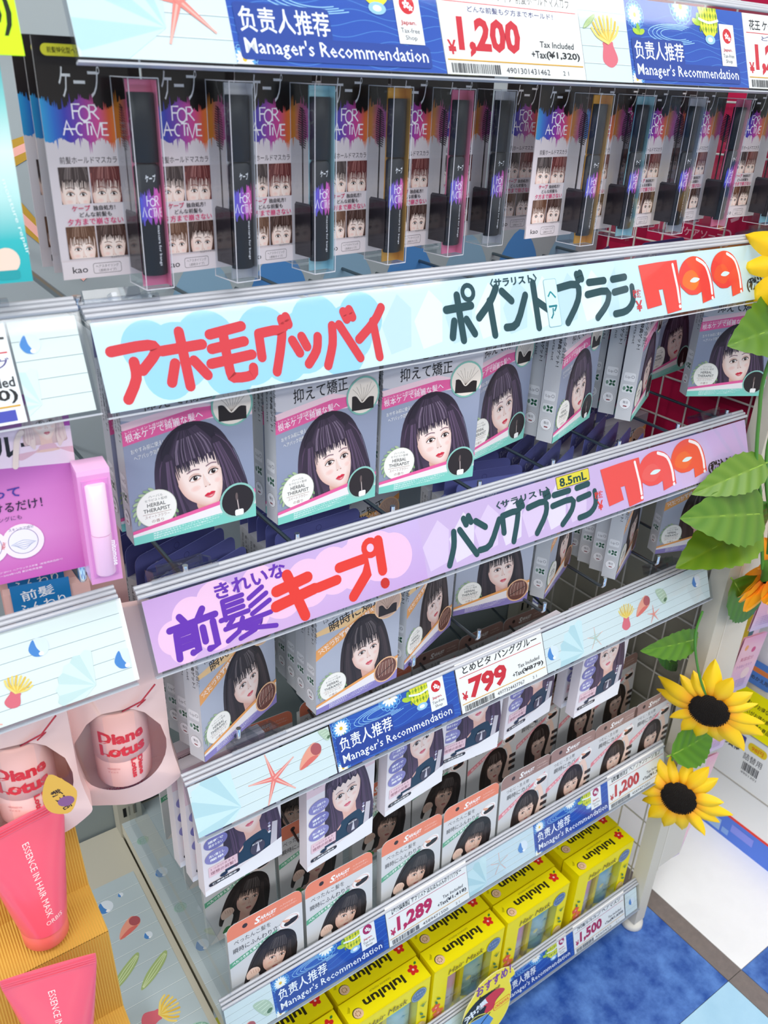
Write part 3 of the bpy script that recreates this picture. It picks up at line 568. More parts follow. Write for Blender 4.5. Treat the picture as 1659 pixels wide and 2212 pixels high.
def seapod(A, cx, cy, r, rot=35):
    A.tf = (cx, cy, r, R(rot)); A.blob([(-1.5, 0), (-.4, .35), (1.2, .25), (1.5, 0), (.8, -.3), (-.6, -.3)], '#a9bf7c')
    for k in (-.14, .0, .14): A.stroke([(-1.3, k * .3), (0, k * 1.3), (1.3, k * .5)], .05, '#dbe8b8', sm=3, cap=False)
    A.tf = None
def netshell(A, cx, cy, r, rot=-60):
    A.tf = (cx, cy, r, R(rot)); A.blob([(-1.2, -.4), (-.4, .6), (.9, .5), (1.1, -.3), (.2, -.55)], '#b9cdb4')
    for k in range(5): A.stroke([(-.9 + k * .45, -.4), (-.5 + k * .4, .5)], .08, '#d9e6d0', cap=False)
    A.ell(.8, .1, .22, .3, '#5a7a5c', 10); A.tf = None
# ================================================================== structure: floor, back panel, uprights, shelves
FLOORM = mat('floor_blue', lin('#5f8ad0'), .3, noise=(16, lin('#244c9c'), .36, .62))
FLOORL = mat('floor_pale_blue', lin('#b4dcf2'), .3, noise=(14, lin('#a4cfe8'), .3, .7))
FLOORW = mat('floor_white', lin('#fcfcfb'), .3, noise=(12, lin('#f6f6f5'), .3, .7))
FLOORG = mat('floor_grey', lin('#857a74'), .35, noise=(60, lin('#766c68'), .3, .7))
fl = MB().box(-2.5, -3.2, -.03, 4.5, 2.5, -.003, '#808080').obj('floor', mat('floor_bed', lin('#6a6a6a'), .6)); struct(fl)
def tile(x0, y0, x1, y1, m):
    o = MB().box(x0 + .0006, y0 + .0006, -.003, x1 - .0006, y1 - .0006, 0).obj('floor_tile', m, fl); return o
for i in range(-4, 3):
    for j in range(-6, 5):
        x0 = -2.17 + (i + 4) * .45; y0 = -.173 + j * .45 - (.45 if True else 0)
        if x0 + .45 > .99: continue
        tile(x0, y0, x0 + .45, y0 + .45, FLOORM if (i + j) % 2 else FLOORL)
for j in range(-6, 5): tile(.98, -.173 + j * .45, 1.022, -.173 + (j + 1) * .45, FLOORG)
for j in range(-6, 5):
    for i in range(4): tile(1.022 + .45 * i, -.173 + j * .45, 1.022 + .45 * (i + 1), -.173 + (j + 1) * .45, FLOORW if (i + j) % 2 == 0 else FLOORM)

# back panel with printed bubbles (grey sheet behind the hooks)
A = Art(); W_, H_ = 1500, 1750
for (bx, by, br) in ((595, 700, 16), (618, 640, 9), (560, 745, 12), (520, 690, 14)): ball(A, bx, by, br)
bp = MB(); bp.box(-.6, .42, .05, .93, .43, 1.8, '#8f9a9c'); bp.art(A, Matrix.Translation((-.6, .4198, 0)))
o = bp.obj('wall_back', PAPER); struct(o)
for k in range(5):
    struct(MB().box(-.6, .416, .36 + k * .3, .93, .4195, .366 + k * .3, '#77807f').obj('trim_%d' % (k + 1), PAPER))
# printed liner board hung in front of the uprights in the upper half
A = Art(); A.clip = (0, 0, 1000, 800)
for k in range(8): A.blob([(300 + 105 * k, 330), (345 + 105 * k, 400), (390 + 105 * k, 350), (380 + 105 * k, 250), (320 + 105 * k, 240)], '#4f88c4' if k % 2 else '#86a9c0')
starfish(A, 112, 500, 150, '#c29a3c', 4)
A.blob([(120, 60), (200, 110), (215, 40), (190, -30), (110, -20)], '#a08a3a')
b = MB(); b.box(-.20, .385, .86, .93, .388, 1.75, '#a3adb0'); b.art(A, Matrix.Translation((-.12, .3848, .92)))
tag(b.obj('liner_board', PAPER), 'grey liner board with blue shapes and gold starfish behind the upper hooks', 'board')
# uprights with slots
def upright(x, label):
    t = thing('slotted_upright', label, 'upright', (x, .39, 0))
    MB().box(-.018, 0, 0, .018, .028, 1.8, '#b9b6a8').obj('post', PAPER, t)
    s = MB()
    for k in range(56):
        for sx in (-.008, .008): s.box(sx - .0025, -.0006, .06 + k * .03, sx + .0025, .0002, .078 + k * .03, '#141414')
    s.obj('slot', PAPER, t)['kind'] = 'stuff'
upright(.055, 'cream slotted metal upright between the two bays')
upright(.885, 'cream slotted metal upright at the right end of the bay')

def shelf(name, label, x0, x1, y0, z, art=None, th=.022):
    t = thing(name, label, 'shelf', (x0, y0, z))
    b = MB(); b.box(0, 0, -th, x1 - x0, .415 - y0, 0, '#ccc8b8')
    b.box(0, 0, -th - .006, x1 - x0, .003, -th, '#c2beae')
    b.obj('board', PAPER, t)
    for sx in (.002, x1 - x0 - .006): MB().box(sx, .05, -th - .03, sx + .004, .41 - y0, -th, '#c2beae').obj('bracket', PAPER, t)
    if art:
        s = MB(); art.flat(); V = [(x * .001, y * .001, .0004 + z_ * .001) for x, y, z_ in art.V]; s.V = V; s.F = art.F; s.C = art.C; s.SM = [False] * len(art.F)
        s.obj('printed_liner', PAPER, t)
    return t
A = Art(); planks(A, 850, 400, 12, '#c6d3d6')
for k, (f, sx) in enumerate(((ammonite, 16), (ball, 18), (ammonite, 18), (ball, 20))): f(A, sx, 330 - k * 70, 9)
anemone(A, 30, 26, 12, -20)
shelf('shelf', 'cream lower shelf with seaside paper under the boxed powder cards', .04, .90, .012, .468, A)
A = Art(); planks(A, 560, 300, 12, '#bccbd0')
seapts = ((ball, 505, 262, 11), (ball, 530, 270, 4), (cone, 525, 214, 15), (ball, 540, 186, 6), (seapod, 495, 150, 20), (seapod, 528, 132, 20), (anemone, 508, 72, 22), (ammonite, 540, 18, 21))
for f, a_, b_, c_ in seapts: f(A, a_, b_, c_)
shelf('shelf', 'cream left-bay shelf with printed shells, pods and anemone liner', -.53, .0385, .02, .44, A)
shelf('shelf', 'bottom shelf carrying the yellow hair mask boxes', -.02, .90, .014, .085)
# leg post, side board, mesh side panel, coloured panels beyond it
t = thing('leg_post', 'cream square metal leg post on a round foot at the bay end', 'post', (.905, 0, 0))
b = MB(); P = [(0, 0), (.026, 0), (.03, .004), (.03, .03), (0, .03)]
b.box(0, 0, .022, .03, .03, 1.72, '#d6d0c0'); b.obj('post', PAPER, t)
b = MB(); b.tube([(.015, .015, 0), (.015, .015, .003), (.015, .015, .014), (.015, .015, .022)], [.019, .022, .021, .012], 20, '#e6e2d6'); b.obj('round_foot', PAPER, t)
b = MB(); b.box(.9365, .004, .16, 1.012, .007, 1.75, '#dcd6c8'); b.box(.9365, .0, .16, .9395, .007, 1.75, '#e6e0d2')
tag(b.obj('side_board', PAPER), 'tall off-white side board fixed beside the cream leg post', 'board')
t = thing('wire_mesh_panel', 'white wire grid panel closing the right end of the bay', 'wire grid', (.93, 0, 0))
for i in range(8): b = MB(); b.tube([(0, .05 + i * .052, .09), (0, .05 + i * .052, 1.7)], .0016, 6, '#d9d6ce'); b.obj('wire', PAPER, t)
for i in range(24): b = MB(); b.tube([(.003, .035, .12 + i * .066), (.003, .42, .12 + i * .066)], .0016, 6, '#d9d6ce'); b.obj('wire', PAPER, t)
A = Art(); A.rect(0, 0, 385, 800, '#c0164a')
for k, z in enumerate((400, 200, 620)):
    A.text('ひつこもり', 120, z, 150, 34, '#e8a8b8', bold=.03); A.rrect(130, z - 34, 260, z - 10, 6, '#e8a8b8'); A.rrect(132, z - 32, 258, z - 12, 5, '#c0164a'); A.text('ヒップケアソープ', 138, z - 29, 112, 13, '#e8a8b8', bold=.02)
    A.rrect(20, z - 60, 110, z + 60, 8, '#a81040'); A.rrect(280, z - 60, 370, z + 60, 8, '#a81040')
b = MB(); b.box(.958, .035, .93, .968, .42, 1.75, '#c0164a'); b.art(A, Matrix.Translation((.9578, .42, .95)) @ Matrix.Rotation(-math.pi / 2, 4, 'Z'))
tag(b.obj('crimson_panel', PAPER), 'crimson printed panel seen through the white wire grid', 'panel')
tag(MB().box(.958, .035, .33, .966, .42, .928, '#aaa698').obj('beige_board', PAPER), 'plain grey-beige panel behind the lower wire grid', 'panel')

# ================================================================== plates, signs and price cards
TH = R(22)
def plate(x0, x1, zb, h, label, clips=(), th=TH, y=0):
    t = thing('price_rail', label, 'label holder', (x0, y, zb), (-th, 0, 0)); L = x1 - x0
    MB().box(0, .0016, -.002, L, .0026, h + .004).obj('back_plate', HOLDER, t)
    MB().box(0, -.0034, -.002, L, -.0028, h + .001).obj('front_plate', CLEAR, t)
    b = MB()
    for k, (yy, zz, r) in enumerate(((-.0012, h + .0035, .0022), (.0016, h + .0075, .0022), (.0046, h + .011, .0022))): b.tube([(0, yy, zz), (L, yy, zz)], r, 8, '#b4b8be')
    b.obj('ribbed_lip', RAILM, t)
    MB().box(0, -.0026, -.0032, L, .0022, -.0018, '#b4b8be').obj('bottom_lip', RAILM, t)
    for cx in clips:
        c = MB(); c.box(cx, .006, h + .006, cx + .055, .030, h + .009); c.box(cx, .006, h + .009, cx + .003, .03, h + .02); c.box(cx + .052, .006, h + .009, cx + .055, .03, h + .02)
        c.box(cx + .006, .012, h + .014, cx + .049, .015, h + .024); c.box(cx + .004, .022, h + .016, cx + .051, .034, h + .019); c.tube([(cx - .004, .004, h + .013), (cx + .059, .004, h + .013)], .0035, 8); c.box(cx + .025, .006, h + .009, cx + .029, .032, h + .02)
        c.obj('clip', HOLDER, t)
    return t
RAILM = mat('rail_lip', lin('#b9bcc4'), .2, .08)
def card(A, x, zb, y, z_off=.001, x_off=0, name='sign', label='', cat='sign', th=TH, dy=-.0002, wh=None, mt=None):
    """a printed card slipped into a rail whose lower edge is at height zb"""
    b = MB(); W, H = wh; b.box(0, 0, 0, W / 1000, .0006, H / 1000, '#f2f2f0'); b.art(A)
    o = b.obj(name, mt or PAPER); M = Matrix.Translation((x, y, zb)) @ Matrix.Rotation(-th, 4, 'X') @ Matrix.Translation((0, dy, z_off))
    o.matrix_world = M; return tag(o, label, cat)
K = {'ア': [[(0, .9), (.85, .93), (.98, .78), (.6, .48)], [(.45, .66), (.42, .35), (.15, 0)]], 'ホ': [[(0, .7), (1, .72)], [(.5, 1), (.5, 0)], [(.25, .45), (.08, .12)], [(.72, .45), (.98, .15)]],
 '毛': [[(.1, .92), (.88, 1)], [(.08, .64), (.88, .7)], [(0, .36), (1, .42)], [(.42, .94), (.4, .14), (.52, .02), (.9, .02), (.97, .16)]],
 'グ': [[(.08, .85), (.04, .35)], [(.1, .85), (.72, .86), (.7, .6), (.4, 0)], [(.84, 1.08), (.88, .92)], [(.98, 1.12), (1.02, .96)]], 'ッ': [[(.05, .62), (.22, .3)], [(.38, .68), (.5, .42)], [(.92, .62), (.8, .3), (.45, 0)]],
 'バ': [[(.34, .85), (.26, .45), (.02, 0)], [(.55, .85), (1, .05)], [(.74, 1.12), (.8, .95)], [(.92, 1.15), (.98, .98)]], 'イ': [[(.95, 1), (.6, .72), (0, .42)], [(.58, .74), (.6, 0)]],
 'ン': [[(.1, .95), (.42, .7)], [(.08, .08), (.5, .14), (.98, .78)]], 'ト': [[(.3, 1), (.3, 0)], [(.3, .62), (.9, .38)]], 'ブ': [[(.02, .85), (.8, .88), (.78, .5), (.25, 0)], [(.86, 1.12), (.9, .98)], [(1.0, 1.14), (1.04, 1.0)]],
 'ラ': [[(.15, .98), (.85, .98)], [(.02, .66), (.92, .68), (.86, .35), (.35, 0)]], 'シ': [[(.12, .98), (.7, 1.0)], [(.12, .62), (.7, .66)], [(.05, .02), (.6, .06), (.95, .3), (.98, .7)]], 'キ': [[(.08, .72), (.88, .82)], [(0, .4), (1, .52)], [(.4, 1), (.64, 0)]], 'ー': [[(.05, .48), (1, .54)]],
 'プ': [[(.02, .75), (.78, .78), (.74, .42), (.25, 0)], ('o', .96, .98)], 'ポ': [[(0, .68), (.9, .7)], [(.45, .95), (.45, 0)], [(.22, .42), (.08, .1)], [(.66, .42), (.88, .1)], ('o', .86, .98)], '!': [[(.55, 1), (.5, .34)], [(.5, .06), (.51, .05)]],
 '前': [[(.25, 1.02), (.34, .84)], [(.75, 1.05), (.62, .84)], [(0, .76), (1, .82)], [(.12, .62), (.08, 0)], [(.12, .6), (.5, .62), (.5, .05), (.38, .04)], [(.14, .42), (.46, .43)], [(.12, .24), (.46, .25)], [(.68, .58), (.68, .22)], [(.92, .66), (.92, .04), (.74, 0)]],
 '髪': [[(.1, .98), (.1, .52)], [(.1, .98), (.5, 1.0)], [(.12, .84), (.48, .86)], [(.12, .7), (.48, .72)], [(0, .54), (.56, .57)], [(.24, .5), (.12, .36)], [(.92, 1.04), (.62, .86)], [(.98, .86), (.62, .66)], [(1.02, .66), (.62, .46)], [(.05, .3), (1.0, .36)], [(.42, .44), (.3, .15), (.05, 0)], [(.38, .2), (.8, .22), (.62, .06), (.3, -.04)], [(.45, .16), (1.05, -.02)]]}
def seven(A, x, y, w_, h, c1='#f2463c', c2='#ee5a4a'):
    q = lambda P: [(x + u * w_, y + v * h) for u, v in P]
    A.poly(q([(0, 1), (.5, 1.02), (1, 1.02), (1.02, .5), (.98, -.1), (.6, -.14), (.55, .42), (.44, .42), (.48, .08), (.1, .04)]), c1)
    A.stroke(q([(.88, .93), (.94, .4), (.95, .08)]), w_ * .055, '#fff1ee'); A.ell(x + .95 * w_, y - .02 * h, w_ * .035, w_ * .035, '#fff1ee', 10)
def nine(A, x, y, w_, h, c1='#f2463c', c2='#f4742e'):
    q = lambda P: [(x + u * w_, y + v * h) for u, v in P]
    P = smooth(q([(.04, .4), (.02, .7), (.2, .98), (.5, 1.08), (.8, .95), (.98, .6), (1.02, .02)]), 4, False) + q([(.64, -.06), (.64, .22)]) + smooth(q([(.5, .17), (.25, .2), (.04, .4)]), 3, False)
    A.poly(P, c1); A.blob(q([(.1, .45), (.2, .7), (.45, .75), (.6, .5), (.4, .28)]), c2 if c2 != c1 else c1); A.blob(q([(.32, .5), (.45, .58), (.62, .53), (.48, .46)]), '#dff0f0')
    A.stroke(q([(.6, 1.0), (.84, .82), (.94, .45), (.95, .14)]), w_ * .06, '#fff1ee', sm=3); A.ell(x + .95 * w_, y + .03 * h, w_ * .035, w_ * .035, '#fff1ee', 10)
# --- plate A
ZA = 1.522
plate(-.010, .90, ZA, .076, 'clear price rail along the top row of mascara packages', (.01,))
A = Art(); planks(A, 106, 74, 5); fan(A, 60, 20, 60, 60); starfish(A, 72, 38, 30, '#f08a80', 14)
card(A, -.008, ZA, 0, name='seaside_strip', label='pale plank-print strip with a coral starfish, top left', cat='paper strip', wh=(106, 74))
A = rec_card(182, 74); card(A, .098, ZA, 0, name='recommendation_card', label="blue Manager's Recommendation card beside the ¥1,200 mascara price, at the top", cat='card', wh=(182, 74), dy=-.0006)
A = price_card(158, 74, 'ケープ フォーアクティブ 前髪ホールドマスカラ', '1,200', '(¥1,320)', '4901301431462', top2='どんな前髪も夕方までホールド！'); card(A, .281, ZA, 0, name='price_card', label='white ¥1,200 price card at the top centre beside the anemone print', cat='price card', wh=(158, 74), dy=-.0004)
A = Art(); planks(A, 62, 74, 5); anemone(A, 34, 30, 20, 95); seapod(A, 12, 50, 7); card(A, .440, ZA, 0, name='seaside_strip', label='narrow plank-print strip with pink anemone between the top cards', cat='paper strip', wh=(62, 74))
A = rec_card(182, 74); card(A, .502, ZA, 0, name='recommendation_card', label='second blue recommendation card at the top right', cat='card', wh=(182, 74), dy=-.0006)
A = price_card(158, 74, '花王 ケープ フォーアクティブ', '1,200', '(¥1,320)', '4901301431479', top2='どんな前髪も'); card(A, .685, ZA, 0, name='price_card', label='white ¥1,200 price card at the extreme top right corner', cat='price card', wh=(158, 74), dy=-.0004)
# --- plate B (blue handwritten sign); x in the artwork = world x + 16 mm
ZB = 1.291; plate(-.018, .90, ZB, .068, 'clear price rail holding the blue handwritten sign', (.0, .83))
A = Art(); W, H = 912, 66; A.clip = (0, 0, W, H); A.rect(0, 0, W, H, '#d6ecf2')
for cx, cy, r in ((38, 44, 20), (50, 22, 20), (85, 40, 26), (100, 18, 22), (135, 40, 24), (150, 22, 22), (185, 44, 24), (205, 20, 24), (230, 44, 22), (60, 34, 26), (120, 28, 26), (170, 30, 26), (215, 32, 24)): A.ell(cx, cy, r, r, '#9fd4f6', 28); A.z -= A.DZ * .9
for k in range(10): A.poly([(255 + k * 36, 8), (278 + k * 36, 12), (285 + k * 36, 46), (272 + k * 36, 60), (250 + k * 36, 34)], '#eaf4f2' if k % 2 else '#c6dfe8'); A.z -= A.DZ * .8
A.rect(560, 0, W, H, '#cfe6ea'); A.z += .2
red = '#dc3c44'
for ch, x, y, w_, h in (('ア', 10, 8, 34, 40), ('ホ', 48, 10, 33, 42), ('毛', 85, 10, 36, 40), ('グ', 128, 10, 30, 38), ('ッ', 158, 12, 28, 34), ('バ', 188, 8, 34, 38), ('イ', 224, 8, 30, 42)): A.strokes(K[ch], x, y, w_, h, 8.2, red, sm=3)
dk = '#21474e'
for ch, x, y, w_, h in (('ポ', 324, 10, 34, 44), ('イ', 362, 10, 28, 44), ('ン', 392, 12, 34, 40), ('ト', 430, 10, 26, 44), ('ブ', 470, 10, 36, 42), ('ラ', 512, 10, 34, 38), ('シ', 550, 10, 34, 38)): A.strokes(K[ch], x, y, w_, h, 7.6, dk, sm=3)
A.rrect(452, 8, 470, 56, 2, '#9fc6cc'); A.rrect(452.6, 8.6, 469.4, 55.4, 2, '#dceef0'); A.text('ヘ', 455, 36, 12, 8, '#1f8f96', bold=.03); A.text('ア', 455, 16, 12, 14, '#1f7f88', bold=.025)
A.text('〈サラリスト〉', 382, 54, 62, 9, dk, bold=.03)
A.text('税抜', 583, 24, 14, 9, red, bold=.02); A.text('￥', 586, 9, 11, 12, red, bold=.02)
seven(A, 598, 8, 66, 50); nine(A, 664, 9, 61, 48, '#f2463c', '#f4742e'); nine(A, 724, 11, 58, 48, '#f2463c', '#f25a38')
A.text('(税込￥879)', 792, 10, 84, 17, '#232323', bold=.03); A.clip = None
card(A, -.015, ZB, 0, name='handwritten_sign', label='pale blue handwritten sign with red katakana and orange 799 price', cat='sign', wh=(W, H))
# --- plate C (lilac sign); artwork x = world x + 2 mm
ZC = 1.045; plate(-.004, .884, ZC, .068, 'clear price rail holding the lilac handwritten sign', (.02, .80))
A = Art(); W, H = 882, 66; A.clip = (0, 0, W, H); A.rect(0, 0, W, H, '#d3b6de'); A.add([(0, 0), (300, 0), (300, H), (0, H)], [(0, 1, 2, 3)], ['#dcb2dc', '#cfa8dc', '#d4b8e4', '#d0a4d8'])
for cx, cy, r in ((22, 26, 16), (28, 14, 14), (40, 40, 18), (66, 46, 20), (60, 22, 20), (95, 28, 22), (130, 34, 24), (160, 36, 24), (190, 40, 24), (215, 38, 24), (245, 40, 26), (262, 36, 24), (110, 50, 18), (225, 55, 16)): A.ell(cx, cy, r, r, '#f8c8e4', 28); A.z -= A.DZ * .9
for k in range(7): A.poly([(305 + k * 36, 6), (330 + k * 36, 10), (338 + k * 36, 44), (325 + k * 36, 58), (300 + k * 36, 34)], '#ecdcef' if k % 2 else '#e4cbe8'); A.z -= A.DZ * .8
A.z += .2; pu = '#6a2fb0'; rd = '#ee3a30'
A.strokes(K['前'], 18, 6, 44, 36, 6.4, pu, sm=0); A.strokes(K['髪'], 66, 7, 50, 38, 4.7, pu, sm=0)
A.text('きれいな', 66, 47, 74, 15, pu, bold=.03, rot=2)
for ch, x, y, w_, h, w2 in (('キ', 122, 6, 44, 44, 11), ('ー', 168, 16, 24, 26, 10), ('プ', 196, 8, 42, 44, 10.5), ('!', 236, 8, 20, 48, 11)): A.strokes(K[ch], x, y, w_, h, w2, rd, sm=0)
for ch, x, y, w_, h in (('バ', 330, 6, 40, 40), ('ン', 372, 8, 38, 38), ('グ', 412, 8, 34, 38), ('ブ', 454, 8, 34, 38), ('ラ', 492, 8, 36, 38), ('シ', 532, 8, 34, 38)): A.strokes(K[ch], x, y, w_, h, 7.4, '#1f4c50', sm=3)
A.text('〈サラリスト〉', 408, 49, 84, 9, '#2a4a50', bold=.03)
A.rrect(504, 50, 560, 65, 1, '#5a5220'); A.rrect(504.6, 50.6, 559.4, 64.4, 1, '#ecd83e'); A.text('8.5mL', 509, 52, 46, 10.5, '#16453c', bold=.03)
A.text('税抜', 564, 24, 15, 9, rd, bold=.02); A.text('￥', 567, 9, 10, 12, rd, bold=.02)
seven(A, 580, 8, 72, 50, '#f4524c'); nine(A, 647, 9, 70, 48, '#f4524c', '#f4605a'); nine(A, 713, 12, 70, 48, '#f4523e', '#f6683c')
A.text('(税込￥879)', 788, 8, 84, 15, '#3a2c22', bold=.03); A.clip = None
card(A, -.001, ZC, 0, name='handwritten_sign', label='lilac handwritten sign with purple kanji, 8.5mL tag and 799 price', cat='sign', wh=(W, H))
# --- plate D
ZD = .824; plate(.020, .870, ZD, .058, 'clear price rail above the illustrated glue cartons', (.06, .74))
A = Art(); planks(A, 166, 56, 5); fan(A, 50, 12, 56, 70); starfish(A, 92, 26, 30, '#f0807a', 10); cone(A, 140, 34, 13); netshell(A, 160, 50, 8)
card(A, .022, ZD, 0, name='seaside_strip', label='plank-print strip with coral starfish and cone shell, fourth rail left', cat='paper strip', wh=(166, 56))
card(rec_card(178, 62), .190, ZD, 0, name='recommendation_card', label='blue recommendation card beside the ¥799 glue price', cat='card', wh=(178, 62), dy=-.0006)
card(price_card(146, 64, 'とめピタ バンググルー', '799', '(¥879)', '4977324437767'), .370, ZD, 0, name='price_card', label='white ¥799 price card above the illustrated glue cartons', cat='price card', wh=(146, 64), dy=-.0011)
A = Art(); planks(A, 350, 56, 5); ball(A, 14, 24, 10); fan(A, 70, 6, 44, 60); starfish(A, 95, 18, 16, '#a8d8cc'); anemone(A, 160, 24, 17, 80); cone(A, 200, 34, 14); netshell(A, 240, 36, 13); starfish(A, 218, 14, 14, '#ee8a7c'); ball(A, 320, 34, 9)
card(A, .518, ZD, 0, name='seaside_strip', label='long plank-print strip with fan shell, anemone and cone, fourth rail right', cat='paper strip', wh=(350, 56))
# --- plate E
ZE = .448; TE = R(16); plate(.036, .872, ZE, .056, 'clear price rail in front of the orange and brown header cards', (), TE)
A = Art(); planks(A, 64, 54, 5); cone(A, 24, 8, 12); netshell(A, 50, 26, 14); card(A, .038, ZE, 0, name='seaside_strip', label='short plank-print strip with net shell at the lowest left rail end', cat='paper strip', wh=(64, 54), th=TE)
card(rec_card(176, 60, True), .102, ZE, 0, name='recommendation_card', label='blue recommendation card beside the ¥1,289 price', cat='card', wh=(176, 60), dy=-.0006, th=TE)
card(price_card(144, 64, '【海外倶楽部】サラリスト ぽんぽんふんわりパウダー', '1,289', '(¥1,418)', '4589471500', red='#c42a5c'), .279, ZE, 0, name='price_card', label='white ¥1,289 price card below the orange header cards', cat='price card', wh=(144, 64), dy=-.0011, th=TE)
A = Art(); planks(A, 136, 54, 5, '#cfe2ea'); fan(A, 34, 6, 44, 60); starfish(A, 62, 26, 18, '#b4d8e0'); ball(A, 110, 30, 10); card(A, .424, ZE, 0, name='seaside_strip', label='pale blue plank-print strip between the ¥1,289 and ¥1,200 cards', cat='paper strip', wh=(136, 54), th=TE)
card(rec_card(170, 60, True), .558, ZE, 0, name='recommendation_card', label='blue recommendation card beside the lower ¥1,200 price', cat='card', wh=(170, 60), dy=-.0006, th=TE)
card(price_card(144, 64, '【数量限定】ヘアファンデーション', '1,200', '(¥1,320)', '4589471501', red='#cc3a3a'), .727, ZE, 0, name='price_card', label='white ¥1,200 price card below the brown header cards', cat='price card', wh=(144, 64), dy=-.0011, th=TE)
# --- plate F
ZF = .076; plate(-.02, .904, ZF, .054, 'clear price rail along the bottom shelf edge', (), TE)
card(rec_card(176, 56, True), .545, ZF, 0, name='recommendation_card', label='blue recommendation card on the bottom rail beside ¥1,500', cat='card', wh=(176, 56), dy=-.0006, th=TE)
card(price_card(140, 62, '沖縄ルルルン ヘアマスク', '1,500', '(¥1,650)', '4560452', red='#b82a5a'), .722, ZF, 0, name='price_card', label='white ¥1,500 hair mask price card on the bottom rail', cat='price card', wh=(140, 62), dy=-.0011, th=TE)
A = Art(); planks(A, 34, 50, 5); ball(A, 18, 26, 8); card(A, .866, ZF, 0, name='seaside_strip', label='tiny plank-print strip at the right end of the bottom rail', cat='paper strip', wh=(34, 50), th=TE)
A = Art(); planks(A, 540, 50, 5); cone(A, 300, 24, 12); anemone(A, 380, 24, 12, 80); card(A, .0, ZF, 0, name='seaside_strip', label='long plank-print strip hidden behind the recommendation sticker', cat='paper strip', wh=(540, 50), th=TE)
# round recommendation sticker standing at the bottom rail
A = Art(); A.blob([(-48, -10), (-42, -40), (-10, -58), (30, -55), (55, -30), (62, 10), (58, 34), (70, 40), (60, 62), (30, 74), (-5, 70), (-20, 54), (-40, 30)], '#f2e23c')
A.blob([(-44, 4), (-42, 22), (-10, 40), (30, 34), (48, 20), (30, 10), (14, -6), (-10, -4)], '#1c2226'); A.blob([(0, 30), (30, 34), (48, 20), (30, 12), (20, -6), (2, -2), (6, 12), (-8, 18)], '#cf3a46')
A.poly([(-46, -12), (-30, -2), (8, -8), (22, -30), (-6, -56), (-34, -46)], '#5b93d6'); A.stroke([(-46, -6), (-20, 4), (4, -4)], 2, '#e9e25a', sm=3); A.stroke([(-30, -50), (-8, -24), (14, -10)], 2.4, '#16202a', sm=3)
A.text('沖縄', -40, 2, 52, 17, '#e9f2fa', rot=16, bold=.03); A.text('おすすめ！', -16, 46, 78, 22, '#7a3aa0', rot=2, bold=.03); A.text('Recommend!', -10, 37, 46, 7, '#1f1c10', rot=-4, bold=.02)
A.rrect(22, -14, 60, 2, 4, '#e8632e'); A.rrect(23, -13, 59, 1, 4, '#f2e23c'); A.text('OKINAWA', 25, -10, 32, 8, '#e8632e', bold=.03)
pts = smooth([(-49, -10), (-43, -41), (-10, -59), (30, -56), (56, -31), (63, 10), (59, 34), (71, 40), (61, 63), (30, 75), (-6, 71), (-21, 55), (-41, 31)], 4)
b = MB(); b.prism([(p[0] / 1000, p[1] / 1000) for p in pts], 0, .0012, '#f6ec9a'); b.art(A)
o = b.obj('round_sticker', PRINT, None, (.487, -.006, .118), (R(-8), 0, 0)); tag(o, 'yellow cut-out Okinawa recommendation sticker on the bottom rail', 'sticker')
# --- left bay plates
ZL = 1.296; plate(-.46, -.022, ZL, .070, 'clear price rail over the lilac glue package, left bay', (.335,))
A = Art(); planks(A, 46, 68, 5, '#e4ece6'); fan(A, 10, 10, 24, 60, '#cfe4e0', '#e0efea'); ball(A, 12, 52, 7); card(A, -.071, ZL, 0, name='seaside_strip', label='pale plank-print strip at the left edge beside the ¥1,100 card', cat='paper strip', wh=(46, 68))
A = Art(); A.rect(0, 0, 158, 68, '#fcfbfa'); A.text('マスカラ カラー', 20, 53, 136, 10, '#2a2a2e', bold=.03); A.rect(4, 48, 156, 49, '#d42a3a'); A.text('ヘアスタイリング', 70, 38, 86, 7, '#5a4a88', bold=.01)
A.text('1,000', 12, 16, 76, 26, '#d42a3a', bold=.03); A.text('Tax included', 110, 25, 46, 7, '#3a3a3e', bold=.02); A.text('(¥1,100)', 100, 14, 56, 10, '#2a2a2c', bold=.025); A.rect(2, 11.4, 156, 12.6, '#e0a83a'); A.rect(100, 2, 152, 9.5, '#4f54b4'); A.text('2 1', 128, 3.4, 8, 4.6, '#ffffff')
card(A, -.231, ZL, 0, name='price_card', label='white ¥1,100 price card cut by the left edge', cat='price card', wh=(158, 68), dy=-.0008)
ZL2 = 1.046; plate(-.46, -.020, ZL2, .074, 'clear price rail over the pink pouches, left bay', (), TH)
A = Art(); planks(A, 300, 74, 6, '#eaf1ec'); starfish(A, 170, 12, 24, '#f08a84', 30); seapod(A, 158, 48, 9); ball(A, 232, 54, 8); fan(A, 268, 8, 30, 60, '#cfe4e0', '#e0efea'); ball(A, 296, 22, 9); anemone(A, 206, 22, 12, 60)
card(A, -.322, ZL2, 0, name='seaside_strip', label='cream plank-print strip over the pink pouches, left edge', cat='paper strip', wh=(304, 74))
b = MB(); A = Art(); A.rect(0, 0, 80, 62, '#c6f51e'); A.text('8)', 62, 10, 15, 24, '#1c2a18', bold=.03); b.box(0, 0, 0, .080, .001, .062, '#c6f51e'); b.art(A)
tag(b.obj('neon_card', PAPER, None, (-.121, -.004, 1.522), (R(-12), 0, 0)), 'neon green handwritten price card in the top left corner', 'price card')
